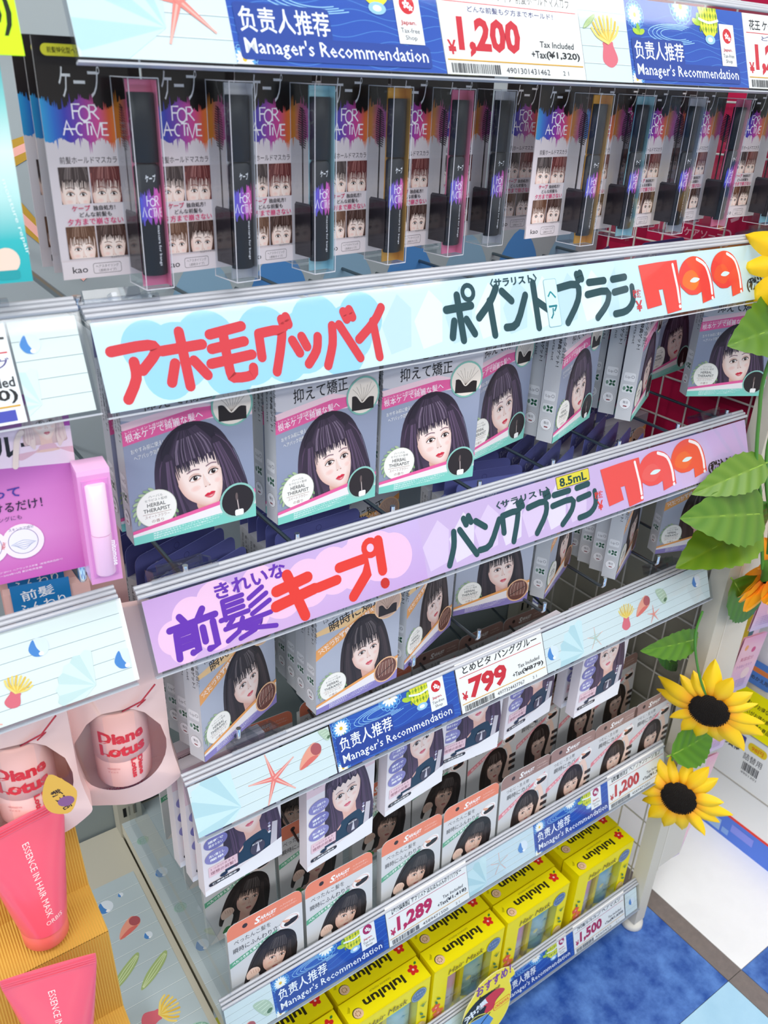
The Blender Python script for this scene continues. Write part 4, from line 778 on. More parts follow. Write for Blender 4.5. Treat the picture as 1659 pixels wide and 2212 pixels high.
# ================================================================== hooks
def hook(x, z, label, group, front=.018, tip=.016, r=.0022):
    t = thing('display_hook', label, 'hook', (x, 0, z), group=group)
    b = MB(); b.tube([(0, .415, .004), (0, front + .01, 0), (0, front + .003, .0012)], r, 8); b.obj('rod', STEEL, t)
    b = MB(); b.tube([(0, front + .003, .0006), (0, front, .005), (0, front, tip)], [r, r * 1.25, r * 1.25], 8); b.obj('tip', CHROME, t)
    MB().box(-.012, .405, -.012, .012, .4155, .016).obj('hook_plate', STEEL, t)
    return t
AX = [.052, .122, .196, .270, .342, .420, .498, .575, .655, .740, .832]
for i, x in enumerate(AX):
    t = thing('display_hook', 'steel hook of the top row, %s from the left, holding black mascara packages' % ORD[i], 'hook', (x - .006, 0, 1.527))
    b = MB(); b.tube([(0, .385, .004), (0, .045, 0)], .0018, 8); b.obj('rod', STEEL, t)
# double wire brackets seen above the blue sign
for i, x in enumerate((.058, .165, .272, .379, .486, .593, .70, .807)):
    t = thing('wire_bracket', 'bent steel wire bracket above the blue sign, %s from the left' % ORD[i], 'bracket', (x, 0, 1.322))
    b = MB(); b.tube([(0, .085, -.045), (0, .085, -.003), (0, .083, 0), (0, .079, 0), (0, .024, 0)], .002, 8); b.tube([(0, .415, -.045), (0, .085, -.045)], .002, 8); b.obj('wire', STEEL, t)
BXH = [.055, .188, .305, .430, .560, .700, .835]
for i, x in enumerate(BXH): hook(x, 1.284, 'steel hook of the second row, %s from the left, behind the blue sign' % ORD[i], 'second row hooks', front=.06)
CXH = [.045, .160, .274, .393, .508, .625, .742, .850]
for i, x in enumerate(CXH): hook(x, 1.108, 'chrome-tipped hook just above the lilac sign, %s from the left' % ORD[i], 'third row hooks', front=.036)
DXH = [.085, .198, .311, .412, .525, .641, .755, .840]
for i, x in enumerate(DXH): hook(x, .902, 'chrome-tipped hook above the fourth rail, %s from the left' % ORD[i], 'fourth row hooks', front=.030)
hook(-.045, 1.14, 'steel ball-tipped hook above the cream strip, left bay', 'left bay hooks', .03, .02, .003)
hook(-.018, 1.36, 'long steel hook at the right end of the left bay', 'left bay hooks', .04, .01, .003)

# ================================================================== top row: mascara packages
mp = mascara_parts()
def mascara(x, y, z, yaw, foil, label, case=True, group='black mascara packages in the top row'):
    t = thing('mascara_package', label, 'package', (x, y, z), (0, 0, R(yaw)), group)
    part('card', mp[0], t)
    if case:
        k = part('clear_case', mp[1], t); part('case_crease_glint', mp[2], k); part('printed_brush', mp[6], k)
        if foil not in _foil:
            me = mp[3].copy(); me.materials.clear(); me.materials.append(FOILS[foil]); _foil[foil] = me
        part('foil_insert', _foil[foil], t, label=foil + ' reflection-tinted foil insert')
        tb = part('mascara_tube', mp[4], t); part('tube_cap', mp[5], tb)
    return t
_foil = {}
ZM = 1.381
MP = [(-.024, .044, 2, 'pink'), (.043, .034, 7, 'silver'), (.113, .036, 7, 'blue'), (.190, .043, 7, 'gold'), (.262, .050, 7, 'pink'), (.334, .078, 4, 'silver'), (.426, .042, 4, 'gold'), (.504, .054, 6, 'blue'), (.583, .050, 6, 'silver'), (.676, .056, 8, 'pink'), (.768, .056, 2, 'blue'), (.850, .056, 2, 'blue')]
for i, (x, y, a, f) in enumerate(MP):
    mascara(x, y, ZM, a, f, 'black mascara package with %s painted foil reflection, %s from left, front of top row' % (f if f != 'blue' else 'pale blue', ORD[i]))
mascara(.428, .090, ZM, 2, 'silver', 'shaded black mascara card set back between the sixth and seventh packages', case=False)
for k in range(2): mascara(-.024 - .002 * k, .066 + .024 * k, ZM + .001, -1, 'silver', 'flat black mascara card %s behind the leftmost package' % ('directly', 'second')[k], case=False)
for i, (x, y) in enumerate(((.118, .080), (.196, .088), (.266, .096), (.508, .10), (.588, .098), (.680, .104))):
    mascara(x, y, ZM + .001, 1, 'silver', 'shaded mascara package set back behind the %s front package' % ORD[(2, 3, 4, 7, 8, 9)[i]])

# ================================================================== second and third rows: hair treatment cartons
def carton_set(th):
    c, tb = saralist(th)
    def mk(x, y, z, yaw, label, group):
        t = thing('hair_care_carton', label, 'carton', (x, y, z), (0, 0, R(yaw)), group); part('carton', c, t); part('hang_tab', tb, t); return t
    return mk
pinkc = carton_set('pink'); orc = carton_set('orange')
ZBX = 1.145
for i, (x, y, a, n, p) in enumerate(((.000, .030, -2, 2, .027), (.134, .026, 2, 3, .026), (.252, .032, -8, 2, .027), (.376, .045, 12, 2, .028), (.503, .038, 20, 3, .024), (.644, .040, 28, 4, .026), (.790, .066, -28, 1, .03))):
    for k in range(n):
        w_ = 'front' if k == 0 else ORD[k] + ' from the front'
        pinkc(x + (.001 if a < 15 else -.002) * k * (1 if i else -1) - (.0 if k else 0), y + p * k, ZBX + (.016 if i == 0 else 0) + .0006 * k, a + rnd.uniform(-.4, .4) * (k > 0), 'pink-banded grey hair carton, %s on the %s stack behind the blue sign' % (w_, ORD[i]), 'pink-banded cartons in the second row')
for k, (x, y, a) in enumerate(((.790, .135, 8), (.792, .166, 6))): pinkc(x, y, ZBX, a, 'pink-banded grey hair carton turned edge-on, %s behind the rightmost one' % ('directly', 'second')[k], 'pink-banded cartons in the second row')
ZCX = .900
for i, (x, y, a, n, p) in enumerate(((.043, .022, 22, 9, .0235), (.173, .022, 3, 8, .0225), (.300, .034, 22, 1, .0235), (.420, .090, -12, 4, .0235), (.551, .056, 26, 8, .0235), (.674, .038, 26, 9, .0238), (.783, .056, -18, 1, .0235))):
    for k in range(n):
        w_ = 'front' if k == 0 else ORD[k] + ' from the front'
        orc(x + (-.0015 * k if i in (0, 4) else .0006 * k), y + p * k, ZCX + .0004 * k, a + rnd.uniform(-.3, .3) * (k > 0), 'orange-banded grey hair carton, %s on the %s stack behind the lilac sign' % (w_, ORD[i]), 'orange-banded cartons in the third row')
for j, (x, y0, n) in enumerate(((.300, .20, 6), (.80, .20, 5))):
    for k in range(n): orc(x, y0 + .027 * k, ZCX + .001, 4, 'orange-banded grey hair carton deep on the %s hook, %s of the rear ones' % (('third', 'rightmost')[j], ORD[k]), 'orange-banded cartons in the third row')

# ================================================================== fourth row: illustrated glue cartons
b = MB(); b.box(0, 0, 0, .100, .016, .172, '#e6dde2'); b.art(glue_art()); gm = b.mesh('carton', PRINT)
b = MB(); b.prism([(.018, .172), (.082, .172), (.082, .188), (.018, .188)], .013, .0138, '#ece6ea'); gt = b.mesh('hang_tab', PRINT)
ZDX = .695
for i, (x, y, a, n, zz) in enumerate(((.034, .030, 3, 3, .695), (.160, .021, 4, 1, .660), (.275, .023, 5, 1, .683), (.372, .038, -4, 1, .695), (.488, .036, 5, 1, .695), (.618, .023, 1, 2, .683))):
    for k in range(n):
        t = thing('illustrated_carton', 'carton with illustrated woman, %s, %s hook of the fourth row' % ('front' if k == 0 else ORD[k] + ' from front', ORD[i]), 'carton', (x - (.004 * k if i == 0 else 0), y + .026 * k, zz), (0, 0, R(a)), 'illustrated glue cartons')
        part('carton', gm, t)

# ================================================================== powder cards with orange and brown headers
def powder(orange):
    A = powder_art(orange); W, H = .103, .142; hc = '#ee8a6c' if orange else '#a08078'
    P = [(0, 0), (W, 0), (W, H - .011)] + [(W - .011 + .011 * math.cos(R(q)), H - .011 + .011 * math.sin(R(q))) for q in (22, 45, 68, 90)] + [(.011 - .011 * math.cos(R(q)), H - .011 + .011 * math.sin(R(q))) for q in (90, 68, 45, 22)] + [(0, H - .011)]
    c = MB(); c.prism(P, 0, .0007, '#dfe0e0'); c.art(A); bx = MB(); bx.box(.003, .0009, .0, W - .003, .0155, H - .026, '#cfd0cf')
    return c.mesh('header_card', PRINT), bx.mesh('carton', PRINT)
po, pb = powder(True), powder(False)
ZEX = .4705
EX = [.058, .166, .284, .391, .499, .598, .700, .795]
for i, x in enumerate(EX):
    o_ = i < 4; m_ = po if o_ else pb; nrow = 4
    for k in range(nrow):
        if i == 7 and k > 2: continue
        y = .030 + k * .080
        t = thing('powder_package', '%s hair powder package, %s column, %s' % ('orange-header' if o_ else 'brown-header', ORD[i], 'front row' if k == 0 else ORD[k] + ' row from the front'), 'package', (x + (.004 * k if i < 7 else -.001 * k), y, ZEX + .0004 + .020 * k), (R(-3), 0, R(rnd.uniform(-2, 2) if k else 0)), '%s-header powder packages' % ('orange' if o_ else 'brown'))
        part('carton', m_[1], t); part('header_card', m_[0], t)
for i, x in enumerate(EX):
    t = thing('display_hook', 'low steel hook carrying the rear powder packages, column %s from the left' % ORD[i], 'hook', (x + .027, 0, .612), group='low hooks'); b = MB(); b.tube([(0, .415, .075), (0, .10, .003), (0, .095, .008)], .002, 8); b.obj('rod', STEEL, t)
t = thing('clear_tray', 'clear plastic tray and dividers around the powder packages', 'tray', (.05, .018, .471))
MB().box(0, 0, 0, .83, .0012, .024).obj('front_wall', CLEAR, t)
for k, x in enumerate((0, .112, .223, .334, .444, .545, .645, .745, .83)): MB().box(x, .0014, 0, x + .001, .36, .04 if k else .12).obj('divider', CLEAR, t)

# ================================================================== yellow hair mask boxes
YM = mat('yellow_carton', rough=.4, vcol=True, spec=.35)
YC = '#f7e600'; W, D, H = .150, .040, .170
def yellow_box():
    b = MB(); wx0, wx1, wz0, wz1 = .030, .128, .022, .134
    b.box(0, .001, 0, W, D, .022, YC); b.box(0, .001, wz1, W, D, H, YC); b.box(0, .001, .022, wx0, D, wz1, YC); b.box(wx1, .001, .022, W, D, wz1, YC); b.box(wx0, D - .002, .022, wx1, D, wz1, '#d9bf00')
    b.box(.062, .006, .022, .070, D - .002, wz1, '#e8cf00')
    A = Art(); A.text('Hair Mask', 30, 140, 74, 13, '#7a6a10', shear=.2)
    A.ell(128, 140, 15, 15, '#5a76a0', 24); A.ring(128, 140, 13, .5, '#d9dfe8'); A.text('うるおい', 118, 141, 20, 5, '#c8d2e0'); A.text('ヘアマスク', 118, 133, 20, 4, '#c8d2e0')
    def flower(cx, cy, r, c='#dc2a22', inn='#f8b4a0'):
        for k in range(5): a = R(90 + 72 * k); A.ell(cx + r * .55 * math.cos(a), cy + r * .55 * math.sin(a), r * .5, r * .4, c, 10, a); A.z -= A.DZ * .8
        A.z += A.DZ; A.ell(cx, cy, r * .25, r * .25, inn, 10)
    for cx, cy, r, c in ((10, 70, 9, '#ee5a3c'), (16, 52, 11, '#f07a4a'), (8, 34, 12, '#e23a28'), (24, 22, 15, '#dc2620'), (6, 12, 12, '#e4402c'), (40, 10, 12, '#d8301f'), (136, 14, 8, '#e85a3a')): flower(cx, cy, r, c)
    for cx, cy in ((10, 84), (14, 92), (137, 82), (141, 70)): A.ell(cx, cy, 6, 2.2, '#3f7f4a', 8, 1 + cx * .1)
    A.ell(138, 42, 11, 20, '#ddc27a', 20, .2)
    for k in range(6): A.ring(135 + (k % 2) * 6, 30 + k * 5, 1.6, .5, '#a8863a', 8)
    for k in range(6): A.stroke([(139, 100), (133 + k * 2.4, 108 + (k % 3))], .8, '#4d8a48')
    b.art(A)
    T = Art()                                                   # top flap, printed upside down as seen from the front
    T.text('lululun', 110, 30, 76, -13, '#2c2812', rot=0, bold=.03) if False else None
    V, F = glyph('lululun', .03)
    T.add([(112 - u * 76, 28 - v * 15) for u, v in V], F, '#2c2812')
    V, F = glyph('OKINAWA PREMIUM', .0); T.add([(94 - u * 40, 35 - v * 3.2) for u, v in V], F, '#8a7a20')
    for k in range(5): a = R(90 + 72 * k); T.ell(132 + 5 * math.cos(a), 24 + 5 * math.sin(a), 4.6, 3.6, '#dc2a22', 10, a); T.z -= T.DZ * .8
    T.z += T.DZ; T.ell(132, 24, 2, 2, '#f6d8cc', 8); T.ell(141, 32, 3, 2, '#3f7f3a', 8, .6)
    T.ell(20, 14, 9, 8.4, '#4a4428', 20); T.ell(20.6, 13.4, 8.2, 7.6, '#e9c4a0', 20)
    for k in range(8): T.ell(20 + 4 * math.cos(k * .8), 13.5 + 3.6 * math.sin(k * .8), .8, 1.3, '#a07040', 6)
    for k in range(6): T.stroke([(10 + k * .6, 21 + k), (6 + k * 1.2, 23 + k * 1.4)], .4, '#6a5a10', cap=False)
    b.art(T, Matrix.Translation((0, 0, H)) @ Matrix.Rotation(-math.pi / 2, 4, 'X'))
    for (x, a_) in ((0, 0),):
        b.box(.0005, -.0002, H - .0012, W - .0005, .0012, H + .0004, '#f2de00')
    w = MB(); w.box(wx0, .0016, .022, wx1, .002, wz1)
    s1 = MB(); s1.grid(lambda u, v: (.034 + u * .024, .012 + .004 * math.cos((u - .5) * 3) * -1, .024 + v * .100), 6, 8, cf=lambda u, v: '#e6a8b8' if v > .6 else '#d9cfd4')
    A = Art(); A.text('Hair Mask', 0, 0, 22, 5, '#6a5a62', shear=.2); s1.art(A, Matrix.Translation((.035, .0074, .06)))
    s2 = MB(); s2.grid(lambda u, v: (.078 + u * .046, .016 - .010 * math.sin(math.pi * u) * (.3 + .7 * (1 - v)), .024 + v * .104), 10, 10, cf=lambda u, v: '#8fc4cc' if v > .72 else ('#bcd8d8' if v > .3 else '#8fb8b4'))
    A = Art(); A.text('Hair', 6, 12, 20, 8, '#55707a', shear=.2, bold=.01); A.text('Mask', 10, 0, 22, 8, '#55707a', shear=.2, bold=.01); A.ell(2, 24, 6, 5, '#ead97a', 12)
    for k in range(9): A.stroke([(22, 44), (22 + 15 * math.cos(R(200 + k * 18)), 44 + 15 * math.sin(R(200 + k * 18)))], .7, '#3a7f94', taper=True)
    s2.art(A, Matrix.Translation((.080, .0045, .060)))
    return b.mesh('carton', YM), w.mesh('clear_window', CLEAR), s1.mesh('pink_sachet', GLOSSP), s2.mesh('teal_sachet', GLOSSP)
yb = yellow_box()
FX = [.082, .240, .398, .556, .729]
for i, x in enumerate(FX):
    for k in range(6):
        t = thing('hair_mask_box', 'yellow hair mask box with window, %s, %s column from the left' % ('front row' if k == 0 else ORD[k] + ' row', ORD[i]), 'box', (x + .002 * k, .029 + .0425 * k, .0855), (0, 0, R(rnd.uniform(-.3, .3))), 'yellow hair mask boxes on the bottom shelf')
        part('carton', yb[0], t)
        if k == 0: part('clear_window', yb[1], t); part('pink_sachet', yb[2], t); part('teal_sachet', yb[3], t)
# ================================================================== left bay
# lilac glue package: printed card with a carton window stuck on its right side
A = Art(); W, H = 130, 150
A.vgrad(0, 0, W, H, ['#c85ab0', '#dc86c8', '#d880c8', '#b24cb0', '#a83aa4'])
A.poly([(0, 102), (W, 92), (W, 122), (0, 132)], '#f4dff0'); A.text('とめグルー', 22, 104, 88, 19, '#1a1018', rot=-1, bold=.035)
portrait(A, 112, 127, 9, 0, '#f1dcd4', '#caa0a8', skin='#f9e6dc', skin2='#eec8bc', lip='#d06a7a', body='#e4b8c8', clip=(84, 96, W, H), bang=.6, long=1.8, anime=True); A.stroke([(88, 96), (92, 116), (96, 122)], 4, '#f7e2d8', sm=2)
A.text('塗って', 58, 72, 30, 9, '#4a3a9c', bold=.02); A.text('塗り付けるだけ！', 42, 60, 60, 9, '#2a1c3a', bold=.01); A.text('サイドバングにも', 52, 53, 34, 4, '#5a3a6a')
for cx in (58, 84):
    A.ell(cx, 34, 15, 15, '#f6e9f4', 28); A.ring(cx, 34, 10.4, .5, '#8a7aa0'); A.ell(cx, 34, 10, 10, '#f1ecf4', 24)
    for k in range(5): A.stroke([(cx - 9 + k, 30 - k * .4 + 2), (cx, 35 - k * 2), (cx + 9 - k, 30 - k * .4 + 2)], .3, '#6a7aa8', cap=False, sm=3)
    A.text('スキンケア成分', cx - 9, 44, 18, 2.6, '#4a3a6a')
A.text('NEW!', 70, 30, 6, 2.6, '#d8303a', rot=70, bold=.02); A.text('ホインテージ SPU＋ ヘアワックス市場（前髪用商品調べ）', 52, 9, 58, 1.8, '#f8e4f4', rot=2); A.text('2023年1月～2024年10月 累計販売金額', 52, 6, 42, 1.8, '#f8e4f4', rot=2); A.text('na', 38, 1.5, 10, 5, '#fbeef8', bold=.03)
t = thing('lilac_package', 'lilac hair glue package with a pink window carton, left edge', 'package', (-.169, .036, 1.158), (0, 0, R(-6)))
b = MB(); b.box(0, 0, 0, .130, .001, .150, '#c766b8'); b.art(A); b.obj('backing_card', GLOSSP, t)
b = MB(); P = [(.128, -.001), (.153, -.001), (.153, .104), (.128, .104)]
b.box(.126, -.024, -.004, .1500, 0, .090, '#e39ad2'); b.box(.126, -.024, .090, .150, -.001, .094, '#f0b8e2'); b.box(.1285, -.0246, .002, .1475, -.024, .086, '#d98acb'); b.obj('small_carton', GLOSSP, t)
b = MB(); b.tube([(.138, -.0235, .005), (.138, -.0235, .006), (.138, -.0235, .040)], [.0075, .008, .008], 16, '#f0c4e4'); b.tube([(.138, -.0235, .0406), (.138, -.0235, .082), (.138, -.0235, .083)], [.0078, .0078, .006], 16, '#f4cfe8')
A = Art(); A.text('mitomose', 0, 0, 22, 3.6, '#ffffff', rot=-90, bold=.01); b.art(A, Matrix.Translation((.1435, -.0312, .036))); b.obj('lilac_tube', GLOSSP, t)
# teal package top left
A = Art(); A.vgrad(0, 0, 70, 130, ['#2cae b4'.replace(' ', ''), '#38b8bc', '#b8e4e0', '#d8efea', '#8fd4d0', '#35a8ae'])
A.blob([(40, 30), (58, 60), (50, 100), (20, 80), (10, 40)], '#6fcac8'); A.ell(56, 14, 8, 8, '#f2d6c4', 20); A.rrect(49, 2, 63, 8, 2, '#2a9ea4'); A.text('moisture repair', 60, 62, 46, 3, '#eafaf8', rot=-80); A.ring(34, 72, 14, .8, '#e8f8f4')
b = MB(); b.box(0, 0, 0, .070, .018, .130, '#39b0b4'); b.art(A); tag(b.obj('teal_package', GLOSSP, None, (-.125, .0, 1.392), (0, 0, 0)), 'teal and white treatment package at the upper left edge', 'package')
# pink pouches: flat bag with a clear oval window, a jar inside and round red seals on the header
POUCH = mat('pink_pouch', lin('#f3c3bd'), .45)
def pouch_out():
    return smooth([(0, .030), (.004, .012), (.030, .002), (.055, -.004), (.080, .001), (.100, .014), (.104, .020)], 3, False) + smooth([(.104, .022), (.098, .06), (.097, .10), (.096, .226)], 3, False) + [(.092, .232), (.006, .232), (.002, .226)] + smooth([(.002, .226), (.001, .10), (-.001, .06)], 3, False)
def pouch(x, y, z, yaw, label, full=True):
    t = thing('pink_pouch', label, 'pouch', (x, y, z), (0, 0, R(yaw)), 'pink puff pouches in the left bay')
    P = pouch_out(); n = len(P)
    if full:
        # sheet with an oval opening: ring of quads between outline and window
        cx, cz = .050, .078; win = []
        for p in P:
            a = math.atan2(p[1] - cz, p[0] - cx); win.append((cx + .043 * math.cos(a), cz + .050 * math.sin(a)))
        b = MB(); V = [(p[0], -.0 - (.010 if .02 < p[1] < .15 else .002) * 0, p[1]) for p in P] + [(p[0], -.010, p[1]) for p in win]
        b.add(V, [(i, (i + 1) % n, (i + 1) % n + n, i + n) for i in range(n)], '#fad8d2', True)
        P2 = [(p[0], .030 if .02 < p[1] < .15 else .008, p[1]) for p in P]; b.add(P2, [tuple(t_) for t_ in tessellate_polygon([[Vector((p[0], p[1], 0)) for p in P]])], '#f6d0ca'); b.add([(p[0], 0, p[1]) for p in P] + P2, [(i, (i + 1) % n, (i + 1) % n + n, i + n) for i in range(n)], '#f8d4ce')
        A = Art(); A.text('MAEGAMI RESET PON', 27, 19, 48, 4.4, '#c8505c', bold=.01); A.text('マエガミリセットポン', 34, 12.5, 32, 3, '#c8505c'); A.text('前髪の簡単メイク', 74, 17, 20, 2.2, '#9a6a68', rot=12)
        b.art(A, Matrix.Translation((0, -.0022, 0)) @ Matrix.Rotation(-.12, 4, 'X'))
        b.obj('bag', PRINT, t)
        w = MB(); w.add([(p[0], -.0105, p[1]) for p in win], [tuple(range(n))]); w.obj('clear_window', CLEAR, t)
        j = MB(); j.tube([(.052, .012, .034), (.052, .012, .036), (.052, .012, .066), (.052, .012, .0665), (.052, .012, .067), (.052, .012, .122), (.052, .012, .124)], [.0255, .0265, .0265, .0262, .0268, .0268, .024], 28, '#f8c4bd')
        A = Art(); A.text('Diane', -4, 40, 46, 14, '#e03440', bold=.045); A.text('Lotus', -4, 24, 46, 14, '#e03440', bold=.045)
        A.text('Diane', 32, 18, 24, 5.5, '#e03440', rot=-90, bold=.045); A.text('Lotus', 25, 18, 24, 5.5, '#e03440', rot=-90, bold=.045); A.text('MAEGAMI RESET PON', 2, 8, 12, 2, '#d86a6a'); A.text('マエガミ', 2, 4, 10, 2, '#d86a6a')
        V = []; A.flat(.3)
        for px, py, pz in A.V:
            a = (px - 19) / 26.9; rr_ = .0270 + pz * .001; V.append((.052 + rr_ * math.sin(a), .012 - rr_ * math.cos(a), .050 + py * .001))
        b0 = len(j.V); j.add(V, A.F); j.C[b0:] = A.C
        j.obj('puff_stick', PRINT, t)
        rb = MB(); rb.tube([(.070, -.012, .128), (.078, -.014, .136), (.066, -.012, .130), (.056, -.012, .126), (.074, -.013, .134), (.088, -.012, .150)], .0008, 6, '#c83a4a'); rb.obj('red_cord', PRINT, t)
    else:
        b = MB(); V = [(p[0], 0, p[1]) for p in P]; b.prism(P, 0, .008, '#f6cfc9'); b.obj('bag', PRINT, t)
    s = Art()
    for k, (tx, ty) in enumerate((('１日中', 'サラサラ♪'), ('ベタつきが', '前髪や'), ('気になる', 'ニオイを'))):
        cy = 199 - k * 24
        if not full and k: continue
        s.poly([(81 + (10.5 if q % 2 else 9.6) * math.cos(q * math.pi / 20), cy + (10.5 if q % 2 else 9.6) * math.sin(q * math.pi / 20)) for q in range(40)], '#d8232a')
        s.text(tx, 74, cy + 1, 14, 4, '#ffffff', bold=.01, rot=6); s.text(ty, 73, cy - 5, 16, 4, '#ffffff', bold=.01, rot=6)
    b = MB(); b.art(s, Matrix.Translation((0, -.0006, 0))); b.obj('round_seal', PRINT, t); return t
pouch(-.078, .064, .860, -14, 'pink pouch with clear window left of the lilac sign')
pouch(-.170, .052, .872, -12, 'pink pouch with yellow tag cut by the left edge')
for k in range(3): pouch(-.088 + .002 * k, .105 + .034 * k, .935 + .002 * k, -8, 'pink pouch top with red seal, %s behind the front pouch' % ('directly', 'second', 'third')[k], False)
A = Art(); A.blob([(0, 0), (16, -6), (24, 16), (14, 34), (4, 42), (-4, 20)], '#e2b24a'); A.text('新発売', 2, 22, 26, 9, '#3a2820', rot=-70, bold=.025); A.ell(14, 8, 7, 6, '#8a5a8a', 14)
b = MB(); b.prism([(x / 1000, y / 1000) for x, y in ((0, 0), (16, -6), (24, 16), (14, 34), (4, 42), (-4, 20))], 0, .001, '#e2b24a'); b.art(A); tag(b.obj('yellow_tag', PRINT, None, (-.108, .005, .935), (0, 0, R(-12))), 'yellow tag hanging on the leftmost pouch', 'tag')
# blue handwritten cards deeper in the left bay
for k in range(3):
    A = Art(); A.rect(0, 0, 46, 60, '#1f7cbc'); A.text('前髪', 8, 44, 26, 10, '#f2f6fa', bold=.01, rot=6); A.text('ふんわり', 4, 32, 38, 9, '#f2f6fa', rot=6, bold=.01); A.text('復活♪', 8, 18, 28, 9, '#f2f6fa', rot=6, bold=.01)
    t = thing('blue_card_pack', 'blue handwritten card pack, %s in the left bay under the lilac package' % ('front', 'second', 'third')[k], 'package', (-.098 + .004 * k, .055 + .035 * k, 1.078 + .002 * k), (0, 0, R(-10)), 'blue card packs in the left bay')
    b = MB(); b.box(0, 0, 0, .046, .001, .060, '#1f7cbc'); b.art(A); b.obj('blue_card', PRINT, t); MB().box(-.006, .0016, -.02, .062, .012, .052, '#ecc0b8').obj('pack', PRINT, t)
# corrugated yellow display, folded in steps
x0, x1 = -.30, -.080
prof = [(.075, .866), (.052, .772), (-.006, .766), (-.016, .66), (-.075, .645), (-.088, .50)]
t = thing('corrugated_display', 'stepped yellow corrugated paper display behind the pink tubes', 'display', (0, 0, 0))
for k in range(len(prof) - 1):
    (ya, za), (yb_, zb_) = prof[k], prof[k + 1]; n = 88; V = []; F = []; dy, dz = yb_ - ya, zb_ - za; L = math.hypot(dy, dz); ny, nz = dz / L, -dy / L
    if nz < 0: ny, nz = -ny, -nz
    if abs(nz) < .3 and ny > 0: ny, nz = -ny, -nz
    for i in range(n * 2 + 1):
        x = x0 + (x1 - x0) * i / (2 * n); h = .0009 if i % 2 else 0
        V += [(x, ya + ny * h, za + nz * h), (x, yb_ + ny * h, zb_ + nz * h)]
        if i: F.append((2 * i - 2, 2 * i - 1, 2 * i + 1, 2 * i))
    b = MB(); b.add(V, F, '#cda24a'); o = b.obj('panel', PAPER, t)
    m2 = MB(); m2.add([(x0, ya - ny * .001, za - nz * .001), (x1, ya - ny * .001, za - nz * .001), (x1, yb_ - ny * .001, zb_ - nz * .001), (x0, yb_ - ny * .001, zb_ - nz * .001)], [(0, 1, 2, 3)], '#b98d3c'); m2.obj('backing', PAPER, t)
MB().box(x0, -.085, .441, x1, .12, .495, '#c99c48').obj('base', PAPER, t)
# pink hair mask tubes standing on their caps
TM = mat('pink_tube', lin('#f25f74'), .3, coat=.3, sss=.15); TC = mat('pink_cap', lin('#f4756c'), .35, sss=.2)
def tube(x, y, z, h, rot, label):
    t = thing('pink_tube', label, 'tube', (x, y, z), rot, 'pink hair mask tubes on the yellow display')
    w0, w1 = .0215, .040; hc = .020
    b = MB(); b.tube([(0, 0, 0), (0, 0, .0012), (0, 0, hc - .001), (0, 0, hc)], [w0 * .93, w0 * .97, w0, w0 * .98], 32); b.obj('cap', TC, t)
    def f(u, v):
        a = 2 * math.pi * u; k = min(v / .93, 1); rx = w0 + (w1 - w0) * k ** .9; ry = w0 * (1 - k ** 1.15) + .0012
        return (rx * math.cos(a), ry * math.sin(a), hc + v * (h - hc))
    b = MB(); b.grid(f, 48, 20); b.add([f(i / 48, 1) for i in range(48)], [tuple(range(48))]); b.obj('body', TM, t)
    c = MB()
    for k in range(3): c.box(-w1 + .001, -.0021, h - .004 - k * .003, w1 - .001, -.0018, h - .0032 - k * .003, '#f27f90')
    c.obj('crimp', TM, t)
    A = Art(); A.text('ESSENCE IN HAIR MASK', 0, 0, 84, 6, '#fbe6e4', rot=-88); A.text('ORBIS', 1, -92, 16, 4.5, '#fbe6e4', rot=4)
    V = []; A.flat(.3)
    for px, py, pz in A.V:
        zz = (h - .026) + py * .001; v = (zz - hc) / (h - hc); k = min(v / .93, 1); rx = w0 + (w1 - w0) * k ** .9; ry = w0 * (1 - k ** 1.15) + .0012; xx = (px - 4) * .001
        V.append((xx, -ry * math.sqrt(max(0, 1 - (xx / rx) ** 2)) - .0004, zz))
    b = MB(); b.add(V, A.F); b.C = A.C; b.obj('writing', PRINT, t); return t
tube(-.131, .019, .7735, .150, (R(-2), 0, R(8)), 'upper pink translucent tube standing on the yellow corrugated step')
tube(-.142, -.046, .6610, .150, (R(0), 0, R(-14)), 'lower pink translucent tube cut by the bottom left edge')

